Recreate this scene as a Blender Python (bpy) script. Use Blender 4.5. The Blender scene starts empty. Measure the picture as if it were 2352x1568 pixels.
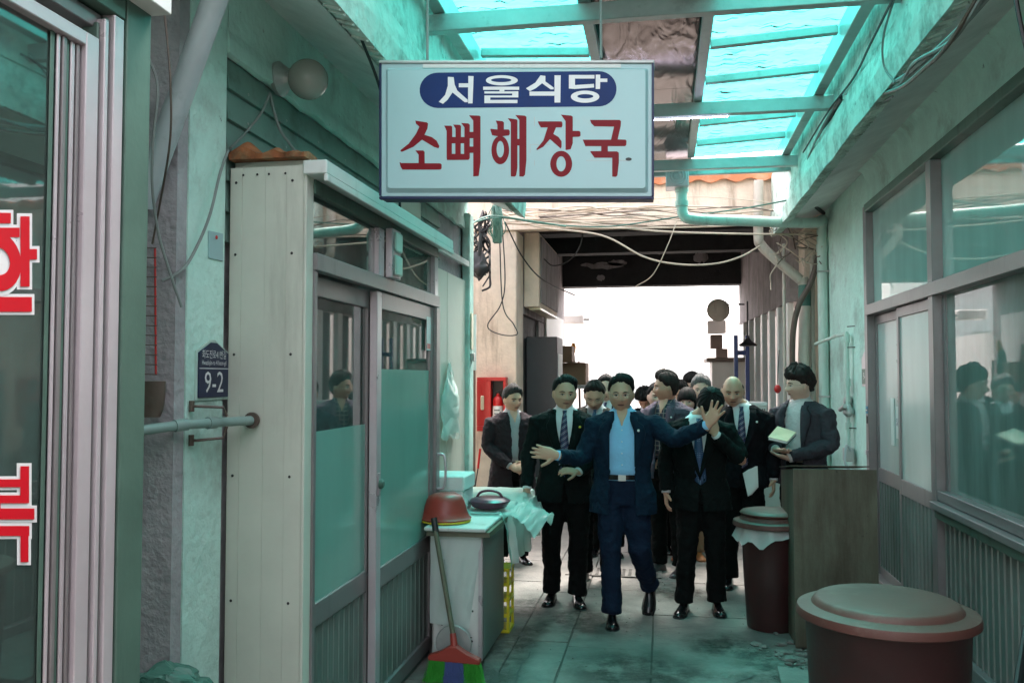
import bpy, bmesh, math, random
from mathutils import Vector, Matrix, noise, Euler
random.seed(7)
PI = math.pi
S = bpy.context.scene
C = bpy.data.collections.new('market_alley'); S.collection.children.link(C)

# ------------------------------------------------------------------ camera, sky, sun, exposure
CAMH = 1.66
YAW = math.atan(349 / 2000.); PIT = math.atan(83 / 2030.)
cam = bpy.data.cameras.new('camera'); cam.sensor_width = 36; cam.lens = 36 * 2000. / 2352
cam.clip_start = .05; cam.clip_end = 2000
co = bpy.data.objects.new('camera', cam); S.collection.objects.link(co)
co.location = (0, 0, CAMH); co.rotation_euler = (PI / 2 + PIT, 0, YAW)
S.camera = co
w = bpy.data.worlds.new('World'); S.world = w; w.use_nodes = True
nt = w.node_tree; nt.nodes.clear()
sky = nt.nodes.new('ShaderNodeTexSky'); sky.sky_type = 'NISHITA'; sky.sun_disc = False
SUN_EL, SUN_AZ = math.radians(66), math.radians(8)
sky.sun_elevation = SUN_EL; sky.sun_rotation = SUN_AZ
sky.air_density = 1.2; sky.dust_density = 3; sky.ozone_density = .6
bw = nt.nodes.new('ShaderNodeRGBToBW'); mx = nt.nodes.new('ShaderNodeMix'); mx.data_type = 'RGBA'
mx.inputs['Factor'].default_value = .75                     # thin even cloud: the sky is nearly white
bg = nt.nodes.new('ShaderNodeBackground'); bg.inputs['Strength'].default_value = .15
wo = nt.nodes.new('ShaderNodeOutputWorld')
tint = nt.nodes.new('ShaderNodeMix'); tint.data_type = 'RGBA'; tint.blend_type = 'MULTIPLY'; tint.inputs['Factor'].default_value = 1
tint.inputs['B'].default_value = (1.06, .985, .96, 1)
L = nt.links.new
L(sky.outputs[0], bw.inputs[0]); L(sky.outputs[0], mx.inputs['A']); L(bw.outputs[0], mx.inputs['B'])
L(mx.outputs['Result'], tint.inputs['A']); L(tint.outputs['Result'], bg.inputs['Color']); L(bg.outputs[0], wo.inputs['Surface'])
sl = bpy.data.lights.new('sun', 'SUN'); sl.energy = 1.1; sl.angle = math.radians(20); sl.color = (1, .93, .86)
so = bpy.data.objects.new('sun', sl); S.collection.objects.link(so)
# light arrives from the direction (sin az, cos az) at the sun's elevation
sd = Vector((math.sin(SUN_AZ) * math.cos(SUN_EL), math.cos(SUN_AZ) * math.cos(SUN_EL), math.sin(SUN_EL)))
so.rotation_euler = sd.to_track_quat('Z', 'Y').to_euler()
S.view_settings.view_transform = 'Standard'; S.view_settings.look = 'None'; S.view_settings.gamma = 1
S.view_settings.exposure = 3.22
try: S.view_settings.use_curve_mapping = False
except Exception: pass
S.cycles.max_bounces = 10; S.cycles.diffuse_bounces = 6; S.cycles.transparent_max_bounces = 12
S.cycles.transmission_bounces = 6; S.cycles.glossy_bounces = 4
S.cycles.sample_clamp_indirect = 6
S.cycles.use_denoising = True
S.cycles.caustics_reflective = False; S.cycles.caustics_refractive = False

# ------------------------------------------------------------------ survey: a sight line met with a plane of the place
_cy, _sy, _cp, _sp = math.cos(YAW), math.sin(YAW), math.cos(PIT), math.sin(PIT)
_f, _r, _u = Vector((-_sy * _cp, _cy * _cp, _sp)), Vector((_cy, _sy, 0)), Vector((_sy * _sp, -_cy * _sp, _cp))
def _ray(x, y): return _f + _r * ((x - 1176) / 2000.) - _u * ((y - 784) / 2000.)
def pX(x, y, X):
    d = _ray(x, y); return Vector((0, 0, CAMH)) + d * (X / d.x)
def pY(x, y, Y):
    d = _ray(x, y); return Vector((0, 0, CAMH)) + d * (Y / d.y)
def pZ(x, y, Z):
    d = _ray(x, y); return Vector((0, 0, CAMH)) + d * ((Z - CAMH) / d.z)

# ------------------------------------------------------------------ materials
MT = {}
def mat(name, col, rough=.7, metal=0, var=.12, scale=5, stain=None, amt=.5, sscale=3, streak=False, bump=.15, bscale=50, spec=.5, alpha_col=None, fine=0):
    if name in MT: return MT[name]
    m = bpy.data.materials.new(name); m.use_nodes = True; MT[name] = m
    t = m.node_tree; n = t.nodes; l = t.links.new
    b = n['Principled BSDF']; b.inputs['Metallic'].default_value = metal
    b.inputs['Specular IOR Level'].default_value = spec
    g = n.new('ShaderNodeNewGeometry')
    nz = n.new('ShaderNodeTexNoise'); nz.inputs['Scale'].default_value = scale; nz.inputs['Detail'].default_value = 5
    nz.inputs['Roughness'].default_value = .65
    l(g.outputs['Position'], nz.inputs['Vector'])
    mr = n.new('ShaderNodeMapRange'); mr.inputs[1].default_value = .3; mr.inputs[2].default_value = .7
    l(nz.outputs[0], mr.inputs[0])
    mi = n.new('ShaderNodeMix'); mi.data_type = 'RGBA'
    c = Vector(col)
    mi.inputs['A'].default_value = (*[max(0, x * (1 - var)) for x in c], 1)
    mi.inputs['B'].default_value = (*[min(1, x * (1 + var)) for x in c], 1)
    l(mr.outputs[0], mi.inputs['Factor']); out = mi.outputs['Result']
    if stain is not None:
        mp = n.new('ShaderNodeMapping'); mp.inputs['Scale'].default_value = (1, 1, .14) if streak else (1, 1, 1)
        mp.inputs['Location'].default_value = (3.1, 1.7, 5.3)
        l(g.outputs['Position'], mp.inputs['Vector'])
        n2 = n.new('ShaderNodeTexNoise'); n2.inputs['Scale'].default_value = sscale * (3 if streak else 1)
        n2.inputs['Detail'].default_value = 8; n2.inputs['Roughness'].default_value = .7
        l(mp.outputs[0], n2.inputs['Vector'])
        r2 = n.new('ShaderNodeMapRange'); r2.inputs[1].default_value = .64 - .22 * amt; r2.inputs[2].default_value = .80 - .12 * amt
        l(n2.outputs[0], r2.inputs[0])
        m2 = n.new('ShaderNodeMix'); m2.data_type = 'RGBA'; m2.inputs['B'].default_value = (*stain, 1)
        mu = n.new('ShaderNodeMath'); mu.operation = 'MULTIPLY'; mu.inputs[1].default_value = .85
        l(r2.outputs[0], mu.inputs[0]); l(mu.outputs[0], m2.inputs['Factor']); l(out, m2.inputs['A']); out = m2.outputs['Result']
    if fine:
        n5 = n.new('ShaderNodeTexNoise'); n5.inputs['Scale'].default_value = 11; n5.inputs['Detail'].default_value = 6; n5.inputs['Roughness'].default_value = .75
        l(g.outputs['Position'], n5.inputs['Vector']); r5 = n.new('ShaderNodeMapRange'); r5.inputs[1].default_value = .72 - .06 * fine; r5.inputs[2].default_value = .76 - .06 * fine; l(n5.outputs[0], r5.inputs[0])
        m5 = n.new('ShaderNodeMix'); m5.data_type = 'RGBA'; m5.inputs['B'].default_value = (*[x * .28 for x in col], 1); l(r5.outputs[0], m5.inputs['Factor']); l(out, m5.inputs['A']); out = m5.outputs['Result']
    l(out, b.inputs['Base Color'])
    rr = n.new('ShaderNodeMapRange'); rr.inputs[3].default_value = max(.03, rough - .1); rr.inputs[4].default_value = min(1, rough + .1)
    l(nz.outputs[0], rr.inputs[0]); l(rr.outputs[0], b.inputs['Roughness'])
    if bump:
        n3 = n.new('ShaderNodeTexNoise'); n3.inputs['Scale'].default_value = bscale; n3.inputs['Detail'].default_value = 4
        l(g.outputs['Position'], n3.inputs['Vector'])
        bu = n.new('ShaderNodeBump'); bu.inputs['Strength'].default_value = bump; bu.inputs['Distance'].default_value = .02
        l(n3.outputs[0], bu.inputs['Height']); l(bu.outputs[0], b.inputs['Normal'])
    return m

def glass(name, tint, gloss=.25, rough=.02, frost=0, frost_col=(.5, .7, .65), dirt=.15):
    m = bpy.data.materials.new(name); m.use_nodes = True; MT[name] = m
    t = m.node_tree; n = t.nodes; l = t.links.new; n.remove(n['Principled BSDF']); o = n['Material Output']
    tr = n.new('ShaderNodeBsdfTransparent'); tr.inputs[0].default_value = (*tint, 1)
    gl = n.new('ShaderNodeBsdfGlossy'); gl.inputs['Roughness'].default_value = rough; gl.inputs[0].default_value = (.9, .9, .9, 1)
    df = n.new('ShaderNodeBsdfDiffuse'); df.inputs[0].default_value = (*frost_col, 1)
    tl = n.new('ShaderNodeBsdfTranslucent'); tl.inputs[0].default_value = (*frost_col, 1)
    a = n.new('ShaderNodeMixShader'); a.inputs[0].default_value = .35; l(df.outputs[0], a.inputs[1]); l(tl.outputs[0], a.inputs[2])
    g = n.new('ShaderNodeNewGeometry'); mp = n.new('ShaderNodeMapping'); mp.inputs['Scale'].default_value = (1, 1, .25)
    nz = n.new('ShaderNodeTexNoise'); nz.inputs['Scale'].default_value = 6; nz.inputs['Detail'].default_value = 6
    l(g.outputs['Position'], mp.inputs[0]); l(mp.outputs[0], nz.inputs['Vector'])
    mr = n.new('ShaderNodeMapRange'); mr.inputs[1].default_value = .35; mr.inputs[2].default_value = .75
    mr.inputs[3].default_value = frost; mr.inputs[4].default_value = min(1, frost + dirt); l(nz.outputs[0], mr.inputs[0])
    b = n.new('ShaderNodeMixShader'); l(mr.outputs[0], b.inputs[0]); l(tr.outputs[0], b.inputs[1]); l(a.outputs[0], b.inputs[2])
    fr = n.new('ShaderNodeLayerWeight'); fr.inputs[0].default_value = .35
    m2 = n.new('ShaderNodeMapRange'); m2.inputs[3].default_value = gloss; m2.inputs[4].default_value = min(1, gloss + .5); l(fr.outputs['Fresnel'], m2.inputs[0])
    c = n.new('ShaderNodeMixShader'); l(m2.outputs[0], c.inputs[0]); l(b.outputs[0], c.inputs[1]); l(gl.outputs[0], c.inputs[2])
    if rough > .001:
        bu = n.new('ShaderNodeBump'); bu.inputs['Strength'].default_value = .02; n4 = n.new('ShaderNodeTexNoise'); n4.inputs['Scale'].default_value = 3
        l(g.outputs['Position'], n4.inputs['Vector']); l(n4.outputs[0], bu.inputs['Height']); l(bu.outputs[0], gl.inputs['Normal'])
    l(c.outputs[0], o.inputs[0]); return m

def sheet_mat(name, col, transp=.45, dirt=.25, diff=0, spot=.9):
    m = bpy.data.materials.new(name); m.use_nodes = True; MT[name] = m
    t = m.node_tree; n = t.nodes; l = t.links.new; n.remove(n['Principled BSDF']); o = n['Material Output']
    g = n.new('ShaderNodeNewGeometry')
    nz = n.new('ShaderNodeTexNoise'); nz.inputs['Scale'].default_value = 2.5; nz.inputs['Detail'].default_value = 8; nz.inputs['Roughness'].default_value = .7
    mp = n.new('ShaderNodeMapping'); mp.inputs['Scale'].default_value = (.5, 3, 1); l(g.outputs['Position'], mp.inputs[0]); l(mp.outputs[0], nz.inputs['Vector'])
    mr = n.new('ShaderNodeMapRange'); mr.inputs[1].default_value = .35; mr.inputs[2].default_value = .7; l(nz.outputs[0], mr.inputs[0])
    mi = n.new('ShaderNodeMix'); mi.data_type = 'RGBA'; mi.inputs['A'].default_value = (*col, 1); mi.inputs['B'].default_value = (*[x * (1 - dirt) for x in col], 1)
    l(mr.outputs[0], mi.inputs['Factor'])
    n2 = n.new('ShaderNodeTexNoise'); n2.inputs['Scale'].default_value = 11; n2.inputs['Detail'].default_value = 4; l(mp.outputs[0], n2.inputs['Vector'])
    r2 = n.new('ShaderNodeMapRange'); r2.inputs[1].default_value = spot; r2.inputs[2].default_value = spot + .03; l(n2.outputs[0], r2.inputs[0])
    m2 = n.new('ShaderNodeMix'); m2.data_type = 'RGBA'; m2.inputs['B'].default_value = (.01, .02, .02, 1); l(r2.outputs[0], m2.inputs['Factor']); l(mi.outputs['Result'], m2.inputs['A'])
    tl = n.new('ShaderNodeBsdfTranslucent'); tr = n.new('ShaderNodeBsdfTransparent')
    l(m2.outputs['Result'], tl.inputs[0]); l(m2.outputs['Result'], tr.inputs[0])
    a = n.new('ShaderNodeMixShader'); a.inputs[0].default_value = transp; l(tl.outputs[0], a.inputs[1]); l(tr.outputs[0], a.inputs[2])
    if diff:
        pb = n.new('ShaderNodeBsdfPrincipled'); pb.inputs['Roughness'].default_value = .25; l(m2.outputs['Result'], pb.inputs['Base Color'])
        q = n.new('ShaderNodeMixShader'); q.inputs[0].default_value = diff; l(a.outputs[0], q.inputs[1]); l(pb.outputs[0], q.inputs[2]); a = q
    l(a.outputs[0], o.inputs[0]); return m

def emit(name, col, st):
    m = bpy.data.materials.new(name); m.use_nodes = True; MT[name] = m
    b = m.node_tree.nodes['Principled BSDF']; b.inputs['Emission Color'].default_value = (*col, 1); b.inputs['Emission Strength'].default_value = st
    b.inputs['Base Color'].default_value = (*col, 1); return m

GRIME = (.10, .10, .085)
mat('mint_plaster', (.54, .76, .69), .85, stain=(.24, .28, .25), amt=.5, sscale=1.6, bump=.5, bscale=26, fine=1)
mat('smooth_plaster', (.66, .67, .66), .85, stain=(.28, .28, .26), amt=.35, sscale=1.1, bump=.15, bscale=20)
mat('fascia_plaster', (.56, .68, .62), .9, stain=(.12, .13, .11), amt=.75, sscale=5, bump=.8, bscale=14, fine=1.3)
mat('rough_cement', (.36, .335, .35), .95, var=.25, scale=3, stain=(.09, .085, .09), amt=.5, sscale=2, bump=.5, bscale=35)
mat('beige_plaster', (.70, .58, .47), .9, var=.12, stain=(.30, .22, .16), amt=.5, sscale=2.4, streak=True, bump=.3, bscale=30, fine=.8)
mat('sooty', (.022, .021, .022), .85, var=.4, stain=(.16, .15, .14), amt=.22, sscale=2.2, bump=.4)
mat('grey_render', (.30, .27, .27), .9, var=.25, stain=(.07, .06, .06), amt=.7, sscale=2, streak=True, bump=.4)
mat('cream_metal', (.56, .57, .50), .5, var=.05, stain=(.34, .34, .30), amt=.5, sscale=1.2, streak=True, bump=.03)
mat('white_metal', (.60, .62, .60), .45, var=.06, stain=(.30, .31, .28), amt=.35, sscale=2, streak=True, bump=.03)
mat('aluminium', (.26, .235, .24), .38, metal=.45, var=.12, scale=3, stain=(.16, .15, .15), amt=.4, sscale=2, streak=True, bump=.03)
mat('bright_alu', (.56, .49, .52), .3, metal=.35, var=.08, bump=.02)
mat('green_alu', (.085, .15, .12), .45, metal=.2, var=.15, stain=(.03, .05, .04), amt=.5, streak=True, bump=.03)
mat('steel_tube', (.42, .43, .42), .4, metal=.35, var=.15, stain=(.15, .14, .12), amt=.4, bump=.05)
mat('slat_alu', (.17, .20, .185), .4, metal=.25, var=.2, scale=2, stain=(.10, .10, .09), amt=.4, streak=True, bump=.03)
mat('louver_board', (.15, .24, .21), .55, var=.15, stain=(.05, .06, .05), amt=.4, bump=.05)
mat('pvc_grey', (.42, .46, .48), .35, var=.08, stain=(.14, .14, .14), amt=.35, bump=.02)
mat('pvc_mint', (.48, .62, .56), .4, var=.08, stain=(.20, .22, .2), amt=.45, streak=True, bump=.04)
mat('pvc_green', (.22, .30, .28), .4, var=.1, bump=.02)
mat('pvc_beige', (.50, .44, .38), .45, var=.1, stain=(.22, .16, .12), amt=.5, streak=True, bump=.05)
mat('concrete_floor', (.185, .17, .155), .75, var=.28, scale=2.2, stain=(.07, .07, .065), amt=.95, sscale=1.7, bump=.25, bscale=45, fine=1)
mat('joint_dirt', (.075, .07, .062), .95, var=.3, bump=.4)
mat('rubble', (.17, .165, .15), .95, var=.3, scale=20, bump=.4)
mat('rust_sheet', (.105, .10, .07), .6, var=.3, scale=2.2, stain=(.04, .020, .010), amt=1.0, sscale=2.4, streak=True, bump=.15, fine=1.2)
mat('maroon_plastic', (.095, .036, .028), .55, var=.2, scale=3, stain=(.20, .15, .125), amt=.6, fine=.6, sscale=2.5, bump=.04)
mat('maroon_body', (.04, .012, .012), .5, var=.2, stain=(.03, .012, .012), amt=.5, streak=True, bump=.04)
mat('red_plastic', (.30, .035, .025), .4, var=.12, stain=(.30, .16, .13), amt=.3, bump=.03)
mat('yellow_plastic', (.62, .50, .02), .4, bump=.03)
mat('purple_plastic', (.09, .022, .045), .3, bump=.02)
mat('styrofoam', (.68, .74, .72), .8, var=.04, bump=.1, bscale=120)
mat('black_rubber', (.012, .012, .013), .5, bump=.03)
mat('cable_green', (.05, .14, .11), .5, bump=0)
mat('cable_beige', (.46, .38, .30), .6, bump=0)
mat('cable_grey', (.20, .22, .21), .6, bump=0)
mat('sign_white', (.33, .50, .52), .35, var=.03, scale=2, stain=(.42, .46, .46), amt=.15, bump=.01)
mat('sign_blue', (.005, .025, .12), .5, spec=.2, var=.15, bump=.01)
mat('sign_frame_blue', (.006, .012, .06), .45, bump=.03)
mat('sign_red', (.19, .003, .010), .5, spec=.2, var=.06, bump=0)
mat('decal_red', (.55, .004, .015), .4, var=.03, bump=0)
mat('decal_white', (.70, .68, .69), .4, var=.03, bump=0)
mat('navy', (.008, .013, .05), .4, bump=0)
mat('fire_red', (.48, .012, .012), .35, var=.06, bump=.02)
mat('ivory', (.62, .52, .36), .4, bump=0)
mat('globe_glass', (.34, .33, .30), .12, var=.08, bump=.01)
mat('brown_metal', (.10, .07, .055), .5, var=.3, bump=.1)
mat('bristle_green', (.06, .40, .05), .6, bump=0)
mat('bristle_blue', (.12, .17, .42), .6, bump=0)
mat('wood_stick', (.12, .12, .08), .7, var=.3, bump=.1)
mat('rust_foam', (.30, .10, .04), .95, var=.5, scale=18, stain=(.20, .20, .12), amt=.7, sscale=10, bump=.8, bscale=30)
mat('orange_roof', (.45, .16, .07), .8, var=.3, stain=(.5, .35, .25), amt=.5, bump=.1)
mat('cardboard', (.30, .19, .12), .85, var=.08, bump=.05)
mat('dark_room', (.03, .045, .04), .9, var=.3, bump=0)
mat('room_grey', (.14, .17, .16), .9, var=.3, bump=0)
mat('black_paint', (.015, .015, .016), .5, bump=.02)
mat('locker_grey', (.075, .065, .07), .6, var=.1, bump=.03)
mat('paper', (.72, .72, .70), .6, var=.03, bump=0)
mat('sticker_orange', (.80, .30, .01), .5, bump=0)
mat('sticker_blue', (.03, .22, .36), .5, bump=0)
mat('office_white', (.62, .58, .55), .45, var=.04, stain=(.45, .40, .36), amt=.3, streak=True, bump=.02)
mat('blue_post', (.02, .04, .16), .4, bump=.03)
mat('foil', (.065, .042, .034), .16, metal=1, var=.25, scale=2, bump=.0)
# crumpled foil: strong low relief
_t = MT['foil'].node_tree; _n = _t.nodes.new('ShaderNodeTexNoise'); _n.inputs['Scale'].default_value = 2.2; _n.inputs['Detail'].default_value = 2; _n.inputs['Distortion'].default_value = 1.5
_b = _t.nodes.new('ShaderNodeBump'); _b.inputs['Strength'].default_value = .16; _b.inputs['Distance'].default_value = .08
_g = _t.nodes.new('ShaderNodeNewGeometry'); _m = _t.nodes.new('ShaderNodeMapping'); _m.inputs['Scale'].default_value = (2.2, .55, 1); _t.links.new(_g.outputs['Position'], _m.inputs[0]); _t.links.new(_m.outputs[0], _n.inputs['Vector'])
_t.links.new(_n.outputs[0], _b.inputs['Height']); _t.links.new(_b.outputs[0], _t.nodes['Principled BSDF'].inputs['Normal'])
sheet_mat('teal_sheet', (.075, .66, .60), dirt=.5, spot=.60)
sheet_mat('plastic_film', (.82, .92, .89), transp=.45, dirt=.1, diff=.5)
glass('clear_glass', (.45, .55, .52), gloss=.20, frost=.10, dirt=.20, frost_col=(.45, .55, .52))
glass('shop_glass', (.45, .55, .52), gloss=.13, frost=.84, dirt=.15, frost_col=(.55, .75, .70))
glass('frosted_glass', (.5, .6, .57), gloss=.06, rough=.15, frost=.9, dirt=.10, frost_col=(.36, .62, .55))
glass('pale_frosted', (.5, .6, .57), gloss=.06, rough=.2, frost=.9, dirt=.1, frost_col=(.62, .72, .70))
glass('window_haze', (.45, .55, .52), gloss=.15, frost=.52, dirt=.35, frost_col=(.33, .46, .43))
glass('near_glass', (.45, .55, .52), gloss=.22, frost=.15, dirt=.2, frost_col=(.3, .38, .36))
def film_mat(name, col, k):
    m = bpy.data.materials.new(name); m.use_nodes = True; MT[name] = m; t = m.node_tree; n = t.nodes; l = t.links.new; b = n['Principled BSDF']
    b.inputs['Base Color'].default_value = (*col, 1); b.inputs['Roughness'].default_value = .45
    g = n.new('ShaderNodeNewGeometry'); nz = n.new('ShaderNodeTexNoise'); nz.inputs['Scale'].default_value = 5; nz.inputs['Detail'].default_value = 8; nz.inputs['Roughness'].default_value = .7; l(g.outputs['Position'], nz.inputs['Vector'])
    at = n.new('ShaderNodeAttribute'); at.attribute_name = 'edge'; mu = n.new('ShaderNodeMath'); mu.operation = 'MULTIPLY'; r = n.new('ShaderNodeMapRange'); r.inputs[1].default_value = .38; r.inputs[2].default_value = .58; r.inputs[4].default_value = k
    l(nz.outputs[0], r.inputs[0]); l(r.outputs[0], mu.inputs[0]); l(at.outputs['Fac'], mu.inputs[1]); l(mu.outputs[0], b.inputs['Alpha']); return m
film_mat('damp_film', (.035, .035, .030), .85)
emit('led', (.8, .75, 1), 6)

# ------------------------------------------------------------------ objects
MW = {}
def reg(o, m): MW[o.name] = m; return o
def thing(name, label, cat, loc=(0, 0, 0), rz=0, group=None, kind=None):
    o = bpy.data.objects.new(name, None); o.empty_display_size = .1; C.objects.link(o)
    o.location = loc; o.rotation_euler = (0, 0, rz)
    if label: o['label'] = label
    if cat: o['category'] = cat
    if group: o['group'] = group
    if kind: o['kind'] = kind
    return reg(o, Matrix.Translation(loc) @ Matrix.Rotation(rz, 4, 'Z'))
def tag(o, label, cat, group=None):
    o['label'] = label; o['category'] = cat
    if group: o['group'] = group
    return o
class MB:
    def __init__(s): s.v = []; s.f = []; s.mi = []; s.cur = 0
    def add(s, vs, fs):
        b = len(s.v); s.v += [Vector(v) for v in vs]; s.f += [tuple(b + i for i in f) for f in fs]; s.mi += [s.cur] * len(fs); return s
    def box(s, x0, x1, y0, y1, z0, z1):
        x0, x1 = min(x0, x1), max(x0, x1); y0, y1 = min(y0, y1), max(y0, y1); z0, z1 = min(z0, z1), max(z0, z1)
        v = [(x, y, z) for z in (z0, z1) for y in (y0, y1) for x in (x0, x1)]
        return s.add(v, [(0, 2, 3, 1), (4, 5, 7, 6), (0, 1, 5, 4), (2, 6, 7, 3), (0, 4, 6, 2), (1, 3, 7, 5)])
    def hexa(s, a, b):   # two quads of four corners each
        return s.add(list(a) + list(b), [(0, 3, 2, 1), (4, 5, 6, 7), (0, 1, 5, 4), (1, 2, 6, 5), (2, 3, 7, 6), (3, 0, 4, 7)])
    def beam(s, p, q, w, h, up=(0, 0, 1)):
        p, q = Vector(p), Vector(q); d = (q - p).normalized(); sd_ = d.cross(Vector(up)).normalized(); u = sd_.cross(d).normalized()
        k = [(-1, -1), (1, -1), (1, 1), (-1, 1)]
        return s.hexa([p + sd_ * a * w / 2 + u * b * h / 2 for a, b in k], [q + sd_ * a * w / 2 + u * b * h / 2 for a, b in k])
    def tube(s, pts, r, n=8, cap=True, flat=None):
        pts = [Vector(p) for p in pts]; rs = r if isinstance(r, (list, tuple)) else [r] * len(pts)
        t0 = (pts[1] - pts[0]).normalized(); ref = Vector((0, 0, 1)) if abs(t0.z) < .9 else Vector((1, 0, 0))
        u = t0.cross(ref).normalized(); vs = []; N = len(pts)
        for i, p in enumerate(pts):
            t = (pts[min(i + 1, N - 1)] - pts[max(i - 1, 0)]).normalized()
            u = (u - t * u.dot(t)).normalized(); vv = t.cross(u)
            for k in range(n):
                a = 2 * PI * k / n; e = rs[i]; e = e if isinstance(e, (tuple, list)) else (e, e)
                vs.append(p + u * math.cos(a) * e[0] + vv * math.sin(a) * e[1])
        fs = [(i * n + k, i * n + (k + 1) % n, (i + 1) * n + (k + 1) % n, (i + 1) * n + k) for i in range(N - 1) for k in range(n)]
        if cap: fs += [tuple(range(n))[::-1], tuple((N - 1) * n + k for k in range(n))]
        return s.add(vs, fs)
    def lathe(s, prof, c=(0, 0, 0), n=32, cap=True, ax='Z'):
        c = Vector(c); vs = []
        for r, h in prof:
            for k in range(n):
                a = 2 * PI * k / n; p = (r * math.cos(a), r * math.sin(a), h)
                if ax == 'Y': p = (p[0], p[2], p[1])
                if ax == 'X': p = (p[2], p[0], p[1])
                vs.append(c + Vector(p))
        N = len(prof)
        fs = [(i * n + k, i * n + (k + 1) % n, (i + 1) * n + (k + 1) % n, (i + 1) * n + k) for i in range(N - 1) for k in range(n)]
        if cap: fs += [tuple(range(n))[::-1], tuple((N - 1) * n + k for k in range(n))]
        return s.add(vs, fs)
    def ell(s, c, r, n=16, m=10, M=None):
        c = Vector(c); vs = [];
        for i in range(m + 1):
            th = PI * i / m
            for k in range(n):
                a = 2 * PI * k / n; p = Vector((r[0] * math.sin(th) * math.cos(a), r[1] * math.sin(th) * math.sin(a), r[2] * math.cos(th)))
                if M: p = M @ p
                vs.append(c + p)
        return s.add(vs, [(i * n + k, (i + 1) * n + k, (i + 1) * n + (k + 1) % n, i * n + (k + 1) % n) for i in range(m) for k in range(n)])
    def loft(s, rings, closed=True, cap=True):
        n = len(rings[0]); vs = [p for r in rings for p in r]; N = len(rings)
        fs = [(i * n + k, i * n + (k + 1) % n, (i + 1) * n + (k + 1) % n, (i + 1) * n + k) for i in range(N - 1) for k in range(n if closed else n - 1)]
        if cap: fs += [tuple(range(n))[::-1], tuple((N - 1) * n + k for k in range(n))]
        return s.add(vs, fs)
    def quad(s, a, b, c, d): return s.add([a, b, c, d], [(0, 1, 2, 3)])
    def prism(s, poly, fn, d):   # polygon in (u, v); fn(u, v, depth) -> point
        n = len(poly)
        return s.add([fn(u, v, 0) for u, v in poly] + [fn(u, v, d) for u, v in poly],
                     [tuple(range(n)), tuple(range(2 * n - 1, n - 1, -1))] + [(i, n + i, n + (i + 1) % n, (i + 1) % n) for i in range(n)])
    def build(s, name, m, parent=None, smooth=False, bevel=0, kind=None, jit=0, tri=False, wn=True):
        inv = MW[parent.name].inverted() if parent else None
        me = bpy.data.meshes.new(name); vs = [inv @ v for v in s.v] if inv else s.v
        bm = bmesh.new(); bv = [bm.verts.new(v) for v in vs]
        for f, k in zip(s.f, s.mi):
            try: ff = bm.faces.new([bv[i] for i in f]); ff.material_index = k; ff.smooth = smooth
            except ValueError: pass
        bmesh.ops.remove_doubles(bm, verts=bm.verts, dist=1e-6)
        bmesh.ops.recalc_face_normals(bm, faces=bm.faces)
        if bevel: bmesh.ops.bevel(bm, geom=[e for e in bm.edges if len(e.link_faces) == 2 and e.calc_face_angle(0) > .6], offset=bevel, segments=1, affect='EDGES', clamp_overlap=True)
        if jit:
            for v in bm.verts: v.co += Vector(noise.noise_vector(v.co * 9)) * jit
        if tri: bmesh.ops.triangulate(bm, faces=[f for f in bm.faces if len(f.verts) > 4])
        bm.to_mesh(me); bm.free()
        for x in (m if isinstance(m, (list, tuple)) else [m]): me.materials.append(MT[x] if isinstance(x, str) else x)
        if smooth:
            try: me.set_sharp_from_angle(angle=math.radians(40))
            except Exception: pass
        o = bpy.data.objects.new(name, me); C.objects.link(o)
        if parent: o.parent = parent; reg(o, MW[parent.name])
        else: reg(o, Matrix.Identity(4))
        if kind: o['kind'] = kind
        return o
def B(name, m, parent, x0, x1, y0, y1, z0, z1, bevel=0, kind=None, jit=0): return MB().box(x0, x1, y0, y1, z0, z1).build(name, m, parent, bevel=bevel, kind=kind, jit=jit)
def copypart(o, parent, off=(0, 0, 0), sc=None):
    c = o.copy(); C.objects.link(c); c.parent = parent; c.location = o.location + Vector(off); 
    if sc: c.scale = sc
    return reg(c, MW[o.name])
def crom(P, k=8):
    P = [Vector(p) for p in P]; P = [P[0] * 2 - P[1]] + P + [P[-1] * 2 - P[-2]]; out = []
    for i in range(1, len(P) - 2):
        a, b, c, d = P[i - 1:i + 3]
        for j in range(k):
            t = j / k; out.append(.5 * ((2 * b) + (c - a) * t + (2 * a - 5 * b + 4 * c - d) * t * t + (-a + 3 * b - 3 * c + d) * t ** 3))
    out.append(P[-2]); return out
def textpart(body, m, parent, o, ux, uy, size, name='lettering', sx=1, ext=.001, label=None):
    c = bpy.data.curves.new(name, 'FONT'); c.body = body; c.size = 1; c.align_x = 'CENTER'; c.align_y = 'CENTER'; c.resolution_u = 2; c.extrude = 0
    t = bpy.data.objects.new(name, c); S.collection.objects.link(t)
    me = bpy.data.meshes.new_from_object(t.evaluated_get(bpy.context.evaluated_depsgraph_get()))
    bpy.data.objects.remove(t)
    inv = MW[parent.name].inverted() if parent else Matrix.Identity(4); o, ux, uy = Vector(o), Vector(ux).normalized(), Vector(uy).normalized()
    for v in me.vertices: v.co = inv @ (o + ux * v.co.x * size * sx + uy * v.co.y * size)
    me.materials.clear(); me.materials.append(MT[m])
    ob = bpy.data.objects.new(name, me); C.objects.link(ob); ob.parent = parent; reg(ob, MW[parent.name])
    return ob
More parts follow.
